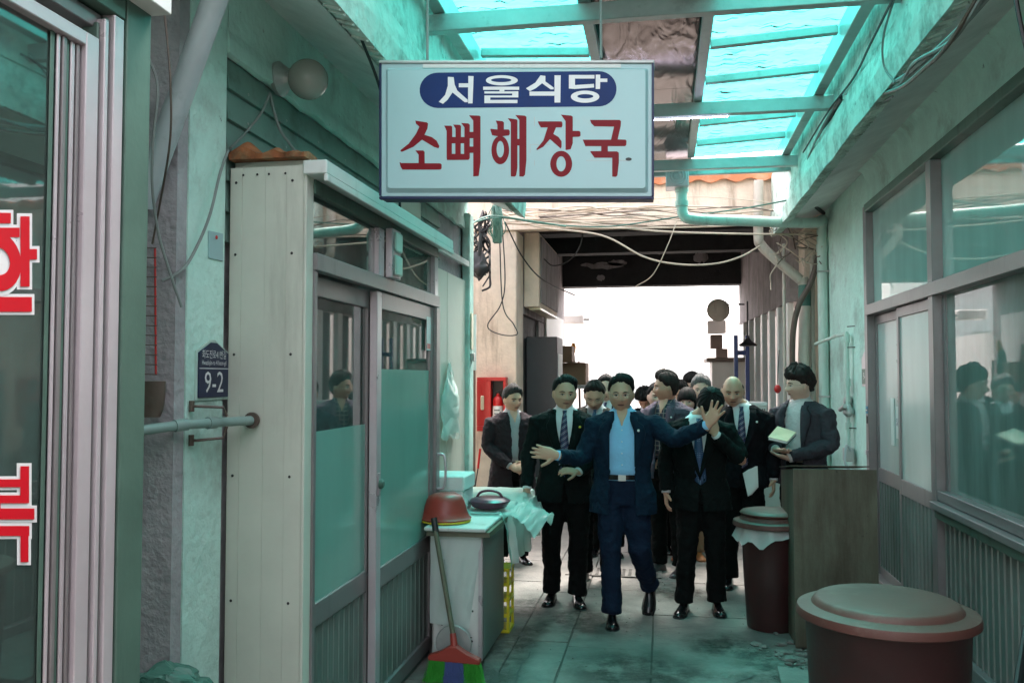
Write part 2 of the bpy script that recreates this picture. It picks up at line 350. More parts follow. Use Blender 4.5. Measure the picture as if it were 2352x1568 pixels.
# ================================================================== THE SETTING
g = B('ground', 'concrete_floor', None, -60, 60, -30, 200, -.4, -.035); g['kind'] = 'structure'
fl = B('alley_floor', 'joint_dirt', None, -1.9, 2.0, -6, 17, -.034, -.010); fl['kind'] = 'structure'
cols = [-1.74, -.93, -.60, -.085, .86, 1.70]
for ci in range(5):
    y = -5.6 + ci * .37
    while y < 16.5:
        ln = random.choice([.8, 1.0, 1.25, 1.5]) if y > 1 else 2.0
        if y > 7.8: ln = 2.4
        y1 = min(y + ln, 16.9); a, b = cols[ci] + .006, cols[ci + 1] - .006
        mb = MB(); nx, ny = 3, 4; top = random.uniform(-.004, .003); tx, ty = random.uniform(-.004, .004), random.uniform(-.003, .003)
        P = []
        for j in range(ny + 1):
            for i in range(nx + 1):
                x, yy = a + (b - a) * i / nx, y + .006 + (y1 - y - .012) * j / ny
                e = .007 if i in (0, nx) or j in (0, ny) else 0
                q = noise.noise_vector(Vector((x * 7, yy * 7, 0)))
                P.append(Vector((x + q.x * e * .7, yy + q.y * e * .7, top + tx * (i / nx - .5) + ty * (j / ny - .5) - (.002 if e else 0))))
        fs = [(j * (nx + 1) + i, j * (nx + 1) + i + 1, (j + 1) * (nx + 1) + i + 1, (j + 1) * (nx + 1) + i) for j in range(ny) for i in range(nx)]
        rim = list(range(nx + 1)) + [(nx + 1) * (j + 1) - 1 for j in range(1, ny + 1)] + [ny * (nx + 1) + i for i in range(nx - 1, -1, -1)] + [(nx + 1) * j for j in range(ny - 1, 0, -1)]
        nb = len(P); P += [Vector((P[k].x, P[k].y, -.02)) for k in rim]; m_ = len(rim)
        fs += [(rim[k], nb + k, nb + (k + 1) % m_, rim[(k + 1) % m_]) for k in range(m_)]
        mb.add(P, fs); mb.build('paving_slab', 'concrete_floor', fl); y = y1
def blot(cx, cy, rx, ry, z=.0032, name='damp_stain'):
    n = 40; mb = MB(); rings = (0, .5, .8, 1.0); vs = [(cx, cy, z)]; ed_ = [1.0]
    for q in rings[1:]:
        for k in range(n):
            a = 2 * PI * k / n; f = q * (1 + .35 * noise.noise(Vector((math.cos(a) * 1.6 + cx, math.sin(a) * 1.6 + cy, 1)))); vs.append((cx + rx * f * math.cos(a), cy + ry * f * math.sin(a), z)); ed_.append((1 - q) * 1.3 if q < 1 else 0)
    fs = [(0, 1 + k, 1 + (k + 1) % n) for k in range(n)] + [(1 + r * n + k, 1 + (r + 1) * n + k, 1 + (r + 1) * n + (k + 1) % n, 1 + r * n + (k + 1) % n) for r in range(2) for k in range(n)]
    me = bpy.data.meshes.new(name); me.from_pydata(vs, [], fs); at = me.attributes.new('edge', 'FLOAT', 'POINT')
    for i, e in enumerate(ed_): at.data[i].value = e
    me.materials.append(MT['damp_film']); o = bpy.data.objects.new(name, me); C.objects.link(o); o.parent = fl; reg(o, MW[fl.name])
for q in ((-.98, 4.75, .35, .55), (-.92, 5.5, .22, .6), (.72, 5.0, .45, .6), (.55, 4.55, .55, .35), (-.2, 5.0, .5, .4), (-.55, 6.0, .4, .5), (.1, 6.9, .5, .3), (.35, 5.6, .3, .3), (-1.0, 6.3, .3, .4)): blot(*q)
def crack(pts):
    mb = MB(); P = []
    for (a, b) in zip(pts, pts[1:]):
        for k in range(8): t = k / 8; x, y = a[0] + (b[0] - a[0]) * t, a[1] + (b[1] - a[1]) * t; P.append(Vector((x + .018 * noise.noise(Vector((x * 9, y * 9, 0))), y + .018 * noise.noise(Vector((x * 9, y * 9, 5))), .0042)))
    vs = []; 
    for i, p in enumerate(P): w2 = .0035 + .003 * noise.noise(p * 30); vs += [p + Vector((-w2, w2 * .5, 0)), p + Vector((w2, -w2 * .5, 0))]
    mb.add(vs, [(2 * i, 2 * i + 2, 2 * i + 3, 2 * i + 1) for i in range(len(P) - 1)]); mb.build('floor_crack', 'black_paint', fl)
for q in ([(-.60, 5.28), (-.80, 5.26), (-.83, 4.9), (-.80, 4.6)], [(-.78, 4.72), (-.5, 4.70), (-.09, 4.72)], [(-.06, 5.9), (.3, 6.02), (.84, 6.0)], [(-.9, 6.62), (-.4, 6.7), (.1, 6.62), (.8, 6.66)], [(.3, 4.5), (.35, 4.9), (.5, 5.1)], [(.85, 4.3), (.70, 4.7), (.62, 5.2)]): crack(q)
gr = thing('drain_grate', 'dark square holed steel drain grate set in the floor behind the walking men', 'drain grate', (-.45, 7.5, 0))
mb = MB()
for i in range(15): mb.box(-.83 + i * .055, -.83 + i * .055 + .027, 7.36, 7.66, .002, .008)
for j in range(7): mb.box(-.83, -.04, 7.36 + j * .0467, 7.36 + j * .0467 + .022, .003, .009)
mb.build('grid', 'concrete_floor', gr); B('hole_shade', 'black_paint', gr, -.83, -.04, 7.36, 7.66, .0005, .0018)  # flat black sheet paints the shade in the grate holes

# ---- right building: window front on x = 1.7, soffit, fascia
RX = 1.7
rb = thing('shop_building', 'mint plastered shop building on the right with aluminium windows under a rough concrete eave', 'building', (2.5, 4, 0))
B('wall', 'mint_plaster', rb, RX, RX + .2, 7.66, 9.72, 0, 3.62)
mb = MB()   # the wall above the windows, meeting the soffit in a soft cove
yy = [-6 + i * .5 for i in range(28)] + [7.66]
prof = [(RX, 3.09), (RX, 3.20), (RX - .01, 3.30), (RX - .04, 3.37), (RX - .10, 3.41)]
mb.loft([[Vector((x + .012 * noise.noise(Vector((y * 2, z * 3, 1))), y, z)) for x, z in prof] + [Vector((RX + .2, y, 3.62)), Vector((RX + .2, y, 3.09))] for y in yy])
mb.build('wall', 'mint_plaster', rb, smooth=True)
mb = MB()   # soffit slab with ragged lip
yy = [-6 + i * .25 for i in range(61)] + [9.72]
rings = []
for y in yy:
    n1 = noise.noise(Vector((y * 3, 0, 4))) * .012; n2 = noise.noise(Vector((y * 2, 5, 4))) * .010
    rings.append([Vector((RX, y, 3.425 + n2)), Vector((1.45, y, 3.34 + n2)), Vector((1.27, y, 3.255 + n2)), Vector((1.25, y, 3.205 + n1)), Vector((1.155 + n1, y, 3.17 + n2)), Vector((1.14 + n2, y, 3.30)), Vector((1.15 + n1, y, 3.44)), Vector((1.28, y, 3.45)), Vector((1.28, y, 3.62)), Vector((RX, y, 3.62))])
mb.loft(rings); mb.build('eave', 'fascia_plaster', rb)
mb = MB(); mb.loft([[Vector((RX - .002, y, 3.42)), Vector((1.45, y, 3.334)), Vector((1.275, y, 3.249)), Vector((1.275, y, 3.252)), Vector((RX - .002, y, 3.425))] for y in (-6, 9.715)]); mb.build('soffit', 'smooth_plaster', rb)
mb = MB()   # board-mark notches along the lip
for i in range(150):
    y = 2.0 + i * .05 + random.uniform(-.012, .012); 
    mb.beam((1.165 + random.uniform(0, .02), y, 3.168 + .006), (1.248, y + random.uniform(-.01, .01), 3.198), random.uniform(.006, .02), .012)
mb.build('board_mark', 'fascia_plaster', rb, kind='stuff')
B('upstand', 'fascia_plaster', rb, 1.16, 1.279, -6, 9.71, 3.455, 3.84, jit=.0)
B('roof_slab', 'rough_cement', rb, 1.30, 6, -6, 9.7, 3.63, 3.75)
B('back_wall', 'room_grey', rb, 4.8, 5.0, -6, 9.7, -.03, 3.62)
B('side_wall', 'beige_plaster', rb, RX + .21, 4.8, 9.5, 9.7, -.03, 3.62)
B('partition_wall', 'room_grey', rb, RX + .21, 4.79, 7.7, 7.8, -.03, 3.62)
B('partition_wall', 'room_grey', rb, RX + .21, 4.79, -5.9, -5.8, -.03, 3.62)
B('room_floor', 'room_grey', rb, RX + .01, 4.79, -5.8, 7.69, -.03, .02)
B('room_ceiling', 'room_grey', rb, RX + .21, 4.79, -5.8, 7.69, 3.15, 3.2)
# window front
def vbar(nm, y0, y1, z0, z1, x=RX, d=.05, m='aluminium', par=None): return B(nm, m, par or rb, x - d, x + .05, y0, y1, z0, z1, bevel=.003)
wf = thing('window_front', 'aluminium window and sliding door front with ribbed kick panels on the mint right wall', 'shop front', (RX, 5, 0))
F = lambda nm, y0, y1, z0, z1, d=.05, m='aluminium', x=RX: B(nm, m, wf, x - d, x + .04, y0, y1, z0, z1, bevel=.003)
F('frame_post', 7.56, 7.655, 0, 3.08); F('frame_post', 5.76, 5.86, 0, 3.02, .055); F('frame_post', 3.0, 3.09, 0, 3.02, .055); F('frame_post', .2, .29, 0, 3.02, .055); F('frame_post', -3, -2.9, 0, 3.02, .055)
F('top_rail', -5.8, 7.56, 3.02, 3.085, .06, 'green_alu'); F('transom_rail', -5.8, 7.555, 2.165, 2.25, .065)
F('bottom_rail', -5.8, 7.555, 0.0, .07)
F('sill_rail', -5.8, 5.755, .86, .90, .10); F('sill_rail', -5.8, 5.755, .905, .965, .05); F('sill_rail', -5.8, 5.755, .80, .858, .07, 'green_alu')
def pane(par, nm, m, x, y0, y1, z0, z1, th=.005): return B(nm, m, par, x, x + th, y0, y1, z0, z1)
pane(wf, 'pane', 'shop_glass', RX + .01, 5.86, 7.56, 2.25, 3.02); pane(wf, 'pane', 'shop_glass', RX + .01, 3.09, 5.76, 2.25, 3.02); pane(wf, 'pane', 'shop_glass', RX + .01, .29, 3.0, 2.25, 3.02)
pane(wf, 'pane', 'window_haze', RX + .01, 3.09, 5.76, .965, 2.165); pane(wf, 'pane', 'clear_glass', RX + .01, .29, 3.0, .965, 2.165); pane(wf, 'pane', 'clear_glass', RX + .01, -2.9, .2, .965, 3.0)
F('inner_frame', 5.70, 5.755, .965, 2.165, -.0); F('inner_frame', 3.09, 3.13, .965, 2.165, 0)
proto = None
y = 5.755 - .085
while y > 2.0:
    if proto is None:
        m = MB(); m.loft([[Vector((RX + .012, y - .002, z)), Vector((RX - .004, y + .006, z)), Vector((RX - .006, y + .06, z)), Vector((RX - .004, y + .076, z)), Vector((RX - .013, y + .079, z)), Vector((RX - .013, y + .081, z)), Vector((RX + .012, y + .084, z))] for z in (.071, .799)])
        proto = m.build('ribbed_slat', 'slat_alu', wf); y0_ = y
    else: copypart(proto, wf, (0, y - y0_, 0))
    y -= .085
B('lower_panel', 'slat_alu', wf, RX - .006, RX + .03, -5.8, 2.0, .07, .80)
# sliding door leaves
def leaf(y0, y1, x, gm, midz=.86):
    d = thing('sliding_door', None, None, (x, y0, 0)); return d
for (ya, yb, xx, gm, lab) in ((6.66, 7.555, RX + .012, 'pale_frosted', 'far'), (5.87, 6.72, RX - .03, 'pale_frosted', 'near')):
    st = .05
    q = [('door_stile', ya, ya + st, .07, 2.16), ('door_stile', yb - st, yb, .07, 2.16), ('door_rail', ya + st, yb - st, 2.09, 2.16), ('door_rail', ya + st, yb - st, .82, .93), ('door_rail', ya + st, yb - st, .07, .14)]
    for nm, a, b, c, d in q: B(nm, 'aluminium', wf, xx - .0, xx + .03, a, b, c, d, bevel=.003)
    pane(wf, 'pane', gm, xx + .012, ya + st, yb - st, .93, 2.09)
    y = ya + st; pr = None; nn = int((yb - ya - 2 * st) / .075); wd = (yb - ya - 2 * st) / nn
    for k in range(nn):
        y = ya + st + k * wd
        if pr is None:
            m = MB(); m.loft([[Vector((xx + .024, y, z)), Vector((xx + .012, y + .004, z)), Vector((xx + .010, y + wd - .010, z)), Vector((xx + .002, y + wd - .006, z)), Vector((xx + .002, y + wd - .003, z)), Vector((xx + .024, y + wd - .001, z))] for z in (.14, .82)])
            pr = m.build('ribbed_slat', 'slat_alu', wf)
        else: copypart(pr, wf, (0, k * wd, 0))
B('door_lock', 'bright_alu', wf, RX - .065, RX - .05, 7.59, 7.62, 1.02, 1.06, bevel=.003)
# notices on the far leaf and posts
n1 = B('notice', 'paper', wf, RX + .019, RX + .0235, 6.80, 6.98, 1.20, 1.44); textpart('일반용', 'sign_blue', wf, (RX + .0185, 6.89, 1.32), (0, -1, 0), (0, 0, 1), .062)
B('notice', 'paper', wf, RX + .019, RX + .0235, 7.03, 7.13, 1.14, 1.50)
B('sticker', 'sticker_blue', wf, RX - .054, RX - .0505, 7.575, 7.64, 1.36, 1.42); B('sticker', 'black_paint', wf, RX - .054, RX - .0505, 7.58, 7.63, 1.28, 1.34)
B('sticker_band', 'black_paint', wf, RX - .0549, RX - .0542, 7.575, 7.64, 1.378, 1.398)
for q in range(7): B('print_mark', 'decal_white', wf, RX - .0555, RX - .0550, 7.580 + q * .0085, 7.585 + q * .0085, 1.382, 1.394)
for pl2 in ([(245,362),(284,362),(288,440),(250,430)], [(228,440),(245,432),(262,445),(290,462),(285,490),(240,488)], [(262,490),(288,490),(270,540),(268,575),(285,620),(292,650),(260,640),(245,580),(247,520)], [(228,660),(250,650),(285,655),(295,680),(262,710),(250,728),(235,700)],
            [(295,705),(300,760),(298,830),(302,888),(285,860),(275,790),(280,730)], [(255,970),(305,968),(305,1010),(280,1040),(258,1020)], [(300,1045),(312,1060),(308,1120),(255,1185),(245,1190),(245,1170),(285,1115)], [(243,1220),(315,1220),(320,1520),(312,1520),(300,1290),(270,1293),(250,1270)]):
    mb = MB(); v_ = [pX((3520 + a * .287) / 1.7415, (1250 + b * .287) / 1.7415, RX + .0232) for a, b in pl2]; mb.add(v_, [tuple(range(len(v_)))]); mb.build('letter_stroke', 'green_alu', wf, tri=True)

# ---- left: long plastered wall x = -1.72 with siding boards and eave
LX = -1.72
lb = thing('restaurant_building', 'mint plastered restaurant building on the left with green siding boards under a deep eave', 'building', (-2.5, 5, 0))
B('wall', 'mint_plaster', lb, LX - .2, LX, 2.93, 3.20, 0, 3.33)
B('wall', 'mint_plaster', lb, LX - .2, LX, 3.21, 7.56, 2.97, 3.33, jit=.0)
B('backing_wall', 'rough_cement', lb, LX - .2, LX - .03, 3.21, 7.56, 0, 2.965)
mb = MB(); pts = []
for i in range(60):   # ragged plaster edge hanging over the boards
    y = 3.2 + i * .0735; pts.append((y, 2.955 + .022 * noise.noise(Vector((y * 6, 0, 0))) + .01 * noise.noise(Vector((y * 23, 3, 0)))))
mb.loft([[Vector((LX - .01, y, 3.03)), Vector((LX - .01, y, z)), Vector((LX + .012, y, z + .006)), Vector((LX + .010, y, 3.02)), Vector((LX + .002, y, 3.06))] for y, z in pts]); mb.build('plaster_edge', 'mint_plaster', lb, smooth=False)
mb = MB(); mb.box(LX - .2, -1.722, 2.92, 2.928, 0, 3.33); 
B('end_wall', 'rough_cement', lb, -2.6, LX - .004, 2.86, 2.926, -.03, 3.33, jit=.0)
for k in range(6):
    z1 = 2.955 - k * .125
    mb = MB(); mb.hexa([(LX - .028, 3.225, z1 - .128), (LX - .004, 3.225, z1 - .128), (LX - .022, 3.225, z1), (LX - .03, 3.225, z1)], [(LX - .028, 6.6, z1 - .128), (LX - .004, 6.6, z1 - .128), (LX - .022, 6.6, z1), (LX - .03, 6.6, z1)])
    sb = mb.build('siding_board', 'louver_board', lb)
    mb = MB()
    for q in range(9): mb.ell((LX - .008, 3.4 + q * .38, z1 - .10), (.004, .006, .006), 6, 4)
    mb.build('screw', 'steel_tube', sb, kind='stuff')
# eave of the left building
mb = MB(); rings = []
for y in [2.3 + i * .25 for i in range(21)] + [7.56]:
    n1 = noise.noise(Vector((y * 3, 0, 9))) * .010; n2 = noise.noise(Vector((y * 2, 7, 2))) * .008
    rings.append([Vector((-2.6, y, 3.33)), Vector((LX, y, 3.32 + n2)), Vector((-1.45, y, 3.21 + n2)), Vector((-1.30, y, 3.12 + n2)), Vector((-1.285, y, 3.095 + n2)), Vector((-1.2 + n1, y, 3.06 + n2)), Vector((-1.19 + n2, y, 3.18)), Vector((-1.2 + n1, y, 3.30)), Vector((-1.24, y, 3.32)), Vector((-1.36, y, 3.33)), Vector((-1.36, y, 3.62)), Vector((-2.6, y, 3.62))])
mb.loft(rings); mb.build('eave', 'fascia_plaster', lb)
mb = MB(); mb.loft([[Vector((LX + .001, y, 3.312)), Vector((-1.45, y, 3.198)), Vector((-1.305, y, 3.108)), Vector((-1.305, y, 3.111)), Vector((LX + .001, y, 3.316))] for y in (2.32, 7.55)]); mb.build('soffit', 'smooth_plaster', lb)
mb = MB()
for i in range(60):
    y = 2.6 + i * .08 + random.uniform(-.02, .02); mb.beam((-1.205, y, 3.058), (-1.28, y + .02, 3.088), random.uniform(.005, .014), .010)
mb.build('board_mark', 'fascia_plaster', lb, kind='stuff')
B('upstand', 'fascia_plaster', lb, -1.355, -1.24, 2.3, 7.56, 3.325, 3.84)
B('roof_slab', 'rough_cement', lb, -6, -1.37, -6, 7.56, 3.63, 3.75)
B('back_wall', 'room_grey', lb, -5, -4.8, -6, 9.7, -.03, 3.62)
# far stretch of the wall beyond the porch: pale metal panels
for i, (a, b) in enumerate(((5.28, 5.98), (5.99, 6.75), (6.76, 7.40))):
    B('wall_panel', 'cream_metal', lb, LX - .02, LX + .015, a, b, 0, 2.5 if i else 2.9, bevel=.003)
B('corner_post', 'mint_plaster', lb, LX - .02, LX + .05, 7.41, 7.58, 0, 3.10, bevel=.01)
B('trim_strip', 'white_metal', lb, LX + .016, LX + .05, 5.3, 7.40, 2.62, 2.67, bevel=.003); B('trim_strip', 'white_metal', lb, LX + .016, LX + .03, 5.99, 6.03, .0, 2.6, bevel=.003)
B('end_wall', 'beige_plaster', lb, -3, LX - .03, 7.42, 7.56, -.03, 3.62)

# ---- porch with the double sliding door (x = -1.4)
PX = -1.4
po = thing('porch', 'cream sheet metal porch with aluminium double sliding door and half frosted panes', 'porch', (PX, 4.2, 0))
for i, (a, b) in enumerate(((-1.715, -1.6645), (-1.664, -1.5645), (-1.564, -1.4745), (-1.474, -1.402))):
    B('metal_panel', 'cream_metal', po, a, b, 3.232 + (.0015 if i in (1, 2) else 0), 3.26, 0, 2.50, bevel=.0008)
mb = MB()
for z in (.35, .78, 1.27, 1.75, 2.15, 2.44):
    for x in (-1.69, -1.45): mb.ell((x, 3.231, z), (.006, .004, .006), 8, 4)
for x in (-1.66, -1.6, -1.55, -1.48): mb.ell((x, 3.231, 2.47), (.005, .004, .005), 8, 4)
mb.build('screw', 'black_paint', po, kind='stuff')
B('corner_strip', 'cream_metal', po, -1.401, -1.388, 3.228, 3.30, 0, 2.50, bevel=.003)
B('roof_panel', 'cream_metal', po, -1.715, -1.39, 3.27, 5.25, 2.505, 2.53)
P_ = lambda nm, y0, y1, z0, z1, d=.0, m='aluminium', t=.04: B(nm, m, po, PX + d - t, PX + d, y0, y1, z0, z1, bevel=.003)
B('awning', 'white_metal', po, PX + .001, -1.30, 3.215, 5.30, 2.46, 2.515, bevel=.004); B('awning', 'white_metal', po, -1.312, -1.296, 3.215, 5.30, 2.43, 2.459, bevel=.003)
P_('head_rail', 3.301, 5.24, 2.40, 2.458, .02, 'green_alu'); P_('transom_rail', 3.301, 5.24, 2.09, 2.16, .03)
P_('frame_post', 5.17, 5.25, 0, 2.088, .03); P_('transom_post', 4.10, 4.18, 2.161, 2.399, .02, 'bright_alu'); P_('transom_post', 5.16, 5.24, 2.161, 2.399, .02, 'bright_alu'); P_('frame_post', 3.301, 3.33, 0, 2.088, .02)
pane(po, 'pane', 'clear_glass', PX - .01, 3.301, 4.10, 2.16, 2.40); pane(po, 'pane', 'clear_glass', PX - .01, 4.18, 5.16, 2.16, 2.40)
for (ya, yb, d, fz) in ((3.33, 4.17, -.035, 1.43), (4.10, 5.165, .012, 1.70)):
    st = .07
    P_('door_stile', ya, ya + st, .04, 2.085, d, 'bright_alu' if d > 0 else 'aluminium'); P_('door_stile', yb - st, yb, .04, 2.085, d)
    P_('door_rail', ya + st, yb - st, 2.0, 2.085, d); P_('door_rail', ya + st, yb - st, .62, .72, d); P_('door_rail', ya + st, yb - st, .04, .12, d)
    pane(po, 'pane', 'clear_glass', PX + d - .02, ya + st, yb - st, fz, 2.0)
    pane(po, 'frosted_pane', 'frosted_glass', PX + d - .021, ya + st, yb - st, .72, fz, .009)
    n_ = 11; wd = (yb - ya - 2 * st) / n_; pr = None
    for k in range(n_):
        if pr is None:
            y = ya + st; x = PX + d
            m = MB(); m.loft([[Vector((x - .035, y, z)), Vector((x - .018, y + .0005, z)), Vector((x - .016, y + wd - .010, z)), Vector((x - .012, y + wd - .006, z)), Vector((x - .012, y + wd - .004, z)), Vector((x - .020, y + wd - .001, z)), Vector((x - .035, y + wd - .0006, z))] for z in (.12, .62)])
            pr = m.build('ribbed_slat', 'slat_alu', po)
        else: copypart(pr, po, (0, k * wd, 0))
lk = B('door_lock', 'bright_alu', po, PX + .013, PX + .018, 4.115, 4.15, 1.08, 1.19, bevel=.002); mb = MB(); mb.lathe([(.022, 0), (.024, .012), (.014, .022)], (PX + .018, 4.132, 1.135), 14, ax='X'); mb.build('lock_knob', 'green_alu', lk, smooth=True)
h = MB(); h.tube(crom([(PX + .03, 5.20, .98), (PX + .075, 5.20, 1.0), (PX + .075, 5.20, 1.17), (PX + .03, 5.20, 1.19)], 4), .008); h.build('door_handle', 'bright_alu', po, smooth=True)
tg = B('sticker', 'sign_white', po, PX + .0125, PX + .0135, 5.00, 5.09, 1.82, 2.02); B('sticker', 'fire_red', po, PX + .0137, PX + .0142, 5.01, 5.08, 1.83, 1.86)
B('porch_floor', 'room_grey', po, -1.715, -1.41, 3.27, 5.24, 0, .03)
ll = thing('wall_lamp', 'small rectangular green glass emergency lamp on the porch door frame', 'lamp', (PX + .05, 4.24, 2.3))
B('housing', 'bright_alu', ll, PX + .021, PX + .06, 4.19, 4.33, 2.16, 2.41, bevel=.004)
B('lens', 'pvc_mint', ll, PX + .0605, PX + .075, 4.205, 4.315, 2.295, 2.395, bevel=.006); B('lens', 'pvc_mint', ll, PX + .0605, PX + .075, 4.205, 4.315, 2.175, 2.275, bevel=.006)
mb = MB()
fo = []
for i in range(22):
    x = -1.72 + i * .0155; hh = .035 + .03 * noise.noise(Vector((x * 16, 0, 0))) + .045 * math.exp(-((x + 1.66) / .05) ** 2)
    fo.append([Vector((x, 3.22 - .012 * noise.noise(Vector((x * 30, 4, 0))), 2.532)), Vector((x, 3.215, 2.532 + hh * .6)), Vector((x, 3.26, 2.532 + hh)), Vector((x, 3.34, 2.532 + hh * .8)), Vector((x, 3.38, 2.532))])
mb.loft(fo); t_ = tag(mb.build('foam_sealant', 'rust_foam', None, smooth=True), 'lumpy rusty orange sealing foam on top of the cream porch corner', 'sealant')

# ---- near left shop front (x = -1.2)
NX = -1.2
ns = thing('glass_shop_front', 'near shop front at the left edge with silver sliding frames and big red letters', 'shop front', (NX, 1.2, 0))
N_ = lambda nm, y0, y1, z0, z1, x0, x1, m: B(nm, m, ns, x0, x1, y0, y1, z0, z1, bevel=.002)
N_('corner_post', 1.775, 1.868, 0, 2.70, NX - .10, NX, 'green_alu')
N_('frame_post', 1.735, 1.77, 0, 2.47, NX - .06, NX - .004, 'bright_alu'); N_('frame_groove', 1.722, 1.734, 0, 2.46, NX - .06, NX - .016, 'green_alu'); N_('frame_post', 1.707, 1.721, 0, 2.45, NX - .06, NX - .008, 'bright_alu'); N_('frame_groove', 1.698, 1.706, 0, 2.44, NX - .06, NX - .02, 'green_alu')
N_('door_stile', 1.655, 1.697, 0, 2.40, NX - .06, NX - .014, 'bright_alu')
N_('top_rail', -.5, 1.77, 2.471, 2.52, NX - .08, NX - .001, 'green_alu'); N_('top_rail', -.5, 1.734, 2.43, 2.465, NX - .07, NX - .03, 'aluminium'); N_('door_rail', -.5, 1.654, 2.37, 2.40, NX - .06, NX - .014, 'bright_alu')
for k, y in enumerate((1.612, 1.60, 1.586, 1.572, 1.556, 1.542)):
    y = y * 1.02; N_('streak_bar', y - .0045 - .003 * (k % 2), y + .0045, 0, 2.37, NX - .033, NX - .024 - .003 * (k % 3), ('aluminium', 'bright_alu', 'green_alu')[k % 3])  # bright and dark bars added to imitate bright streaks in the glass
pane(ns, 'pane', 'near_glass', NX - .04, -.5, 1.655, 0.1, 2.37)
N_('sign_board', -.5, 1.872, 2.521, 3.2, NX - .12, NX + .05, 'white_metal')
B('side_wall', 'mint_plaster', ns, -3.0, NX - .11, 1.80, 1.862, 0, 3.3); B('back_wall', 'room_grey', ns, -3.1, -3.0, -.5, 1.862, 0, 3.3)
B('ceiling', 'room_grey', ns, -3.0, NX - .13, -.5, 1.80, 2.6, 2.65); B('floor', 'room_grey', ns, -3.0, NX - .07, -.5, 1.80, 0, .03)
B('roof_slab', 'rough_cement', ns, -3.1, NX - .11, -6, 1.87, 3.31, 3.4)
B('shop_counter', 'room_grey', ns, -2.6, -1.9, .6, 1.7, .03, 1.0)
for yy_ in (1.2, .6): B('curtain', 'room_grey', ns, -1.62, -1.6, yy_ - .25, yy_ + .2, .4, 2.2)
# red letters with white outline, cut from film, stuck on the glass  (traced strokes; y, z on the glass plane)
def gl(pts): return [(lambda v: (v.y, v.z))(pX(x, y, NX - .034)) for x, y in pts]
def strokes(lst, grow, m, x, th):
    mb = MB()
    for i_, (x0, y0, x1, y1) in enumerate(lst):
        q = gl([(x0 - grow, y0 - grow), (x1 + grow, y0 - grow), (x1 + grow, y1 + grow), (x0 - grow, y1 + grow)])
        mb.prism(q, lambda u, v, d: Vector((x + d + i_ * .00009, u, v)), th * .2)
    return mb
han = [(-60, 489, 24, 513), (-120, 523, 44, 545), (46, 497, 67, 658), (67, 572, 84, 596), (-90, 682, 72, 716)]
pyo = [(46, 1070, 66, 1155), (-60, 1100, 46, 1118), (-60, 1137, 46, 1155), (-90, 1167, 78, 1192), (-20, 1155, 0, 1167), (-60, 1207, 66, 1230), (46, 1230, 64, 1290)]
for nm, lst in (('letter', han), ('letter', pyo)):
    # the outline first, the red film a hair in front
    st_ = strokes(lst, 7, 0, NX - .0345, .0006); 
    if lst is han: st_.lathe([(.066, -.0001), (.066, .0001)], (NX - .0336, gl([(-6, 600)])[0][0], gl([(-6, 600)])[0][1]), 28, ax='X')
    a_ = st_.build('letter_outline', 'decal_white', ns)
    s2 = strokes(lst, 0, 0, NX - .0332, .0006)
    if lst is han:
        cy_, cz_ = gl([(-6, 600)])[0]; n = 28; vs = [];
        for k in range(n):
            a = 2 * PI * k / n; vs += [(NX - .0322, cy_ + .060 * math.cos(a), cz_ + .056 * math.sin(a)), (NX - .0322, cy_ + .030 * math.cos(a), cz_ + .026 * math.sin(a))]
        s2.add(vs, [(2 * k, 2 * ((k + 1) % n), 2 * ((k + 1) % n) + 1, 2 * k + 1) for k in range(n)])
    s2.build(nm, 'decal_red', a_)

# ---- covered passage beyond: beige beam, pillars, sooty beams and side walls
tn = thing('passage_building', 'beige plastered building bridging the alley with a soot blackened passage beneath', 'building', (0, 12, 0))
mb = MB(); a = [(-2.9, 3.38), (3.4, 3.34)]
B('front_beam', 'beige_plaster', tn, -3.2, 3.6, 9.8, 10.05, 3.36, 3.86, bevel=.01); B('beam_ledge', 'beige_plaster', tn, -3.2, 3.6, 9.76, 9.799, 3.34, 3.40, bevel=.006)
B('pillar', 'beige_plaster', tn, -2.9, -1.66, 9.801, 10.3, -.03, 3.355, bevel=.01); B('pillar', 'beige_plaster', tn, 1.52, 1.95, 9.9, 10.3, -.03, 3.30, bevel=.01)
B('pillar', 'beige_plaster', tn, 1.96, 3.5, 9.8, 10.3, -.03, 3.355)
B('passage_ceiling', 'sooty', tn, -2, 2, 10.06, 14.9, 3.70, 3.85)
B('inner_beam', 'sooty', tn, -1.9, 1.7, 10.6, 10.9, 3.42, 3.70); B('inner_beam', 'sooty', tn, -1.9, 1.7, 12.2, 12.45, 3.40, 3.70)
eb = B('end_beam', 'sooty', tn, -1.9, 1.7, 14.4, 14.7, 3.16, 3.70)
mb = MB()
for cx_, cz_, rx_, rz_, sd_ in ((-.95, 3.50, .30, .055, 1), (-1.02, 3.30, .07, .05, 2), (.6, 3.60, .12, .09, 6), (-.75, 3.54, .16, .05, 4), (-1.25, 3.52, .10, .03, 5)):   # flaked patches where the render fell off
    n = 22; mb.add([(cx_, 14.394, cz_)] + [(cx_ + rx_ * math.cos(2 * PI * k / n) * (1 + .5 * noise.noise(Vector((k * .9, sd_, 0)))), 14.394, cz_ + rz_ * math.sin(2 * PI * k / n) * (1 + .6 * noise.noise(Vector((k * .8, sd_, 3))))) for k in range(n)], [(0, k + 1, (k + 1) % n + 1) for k in range(n)])
mb.build('flaked_patch', 'grey_render', eb, kind='stuff')
B('side_wall', 'grey_render', tn, -1.95, -1.66, 10.31, 14.7, 2.42, 3.69); B('side_wall', 'sooty', tn, -1.95, -1.70, 10.31, 11.6, -.03, 2.41); B('side_wall', 'grey_render', tn, -1.95, -1.66, 11.61, 14.7, -.03, 2.41)
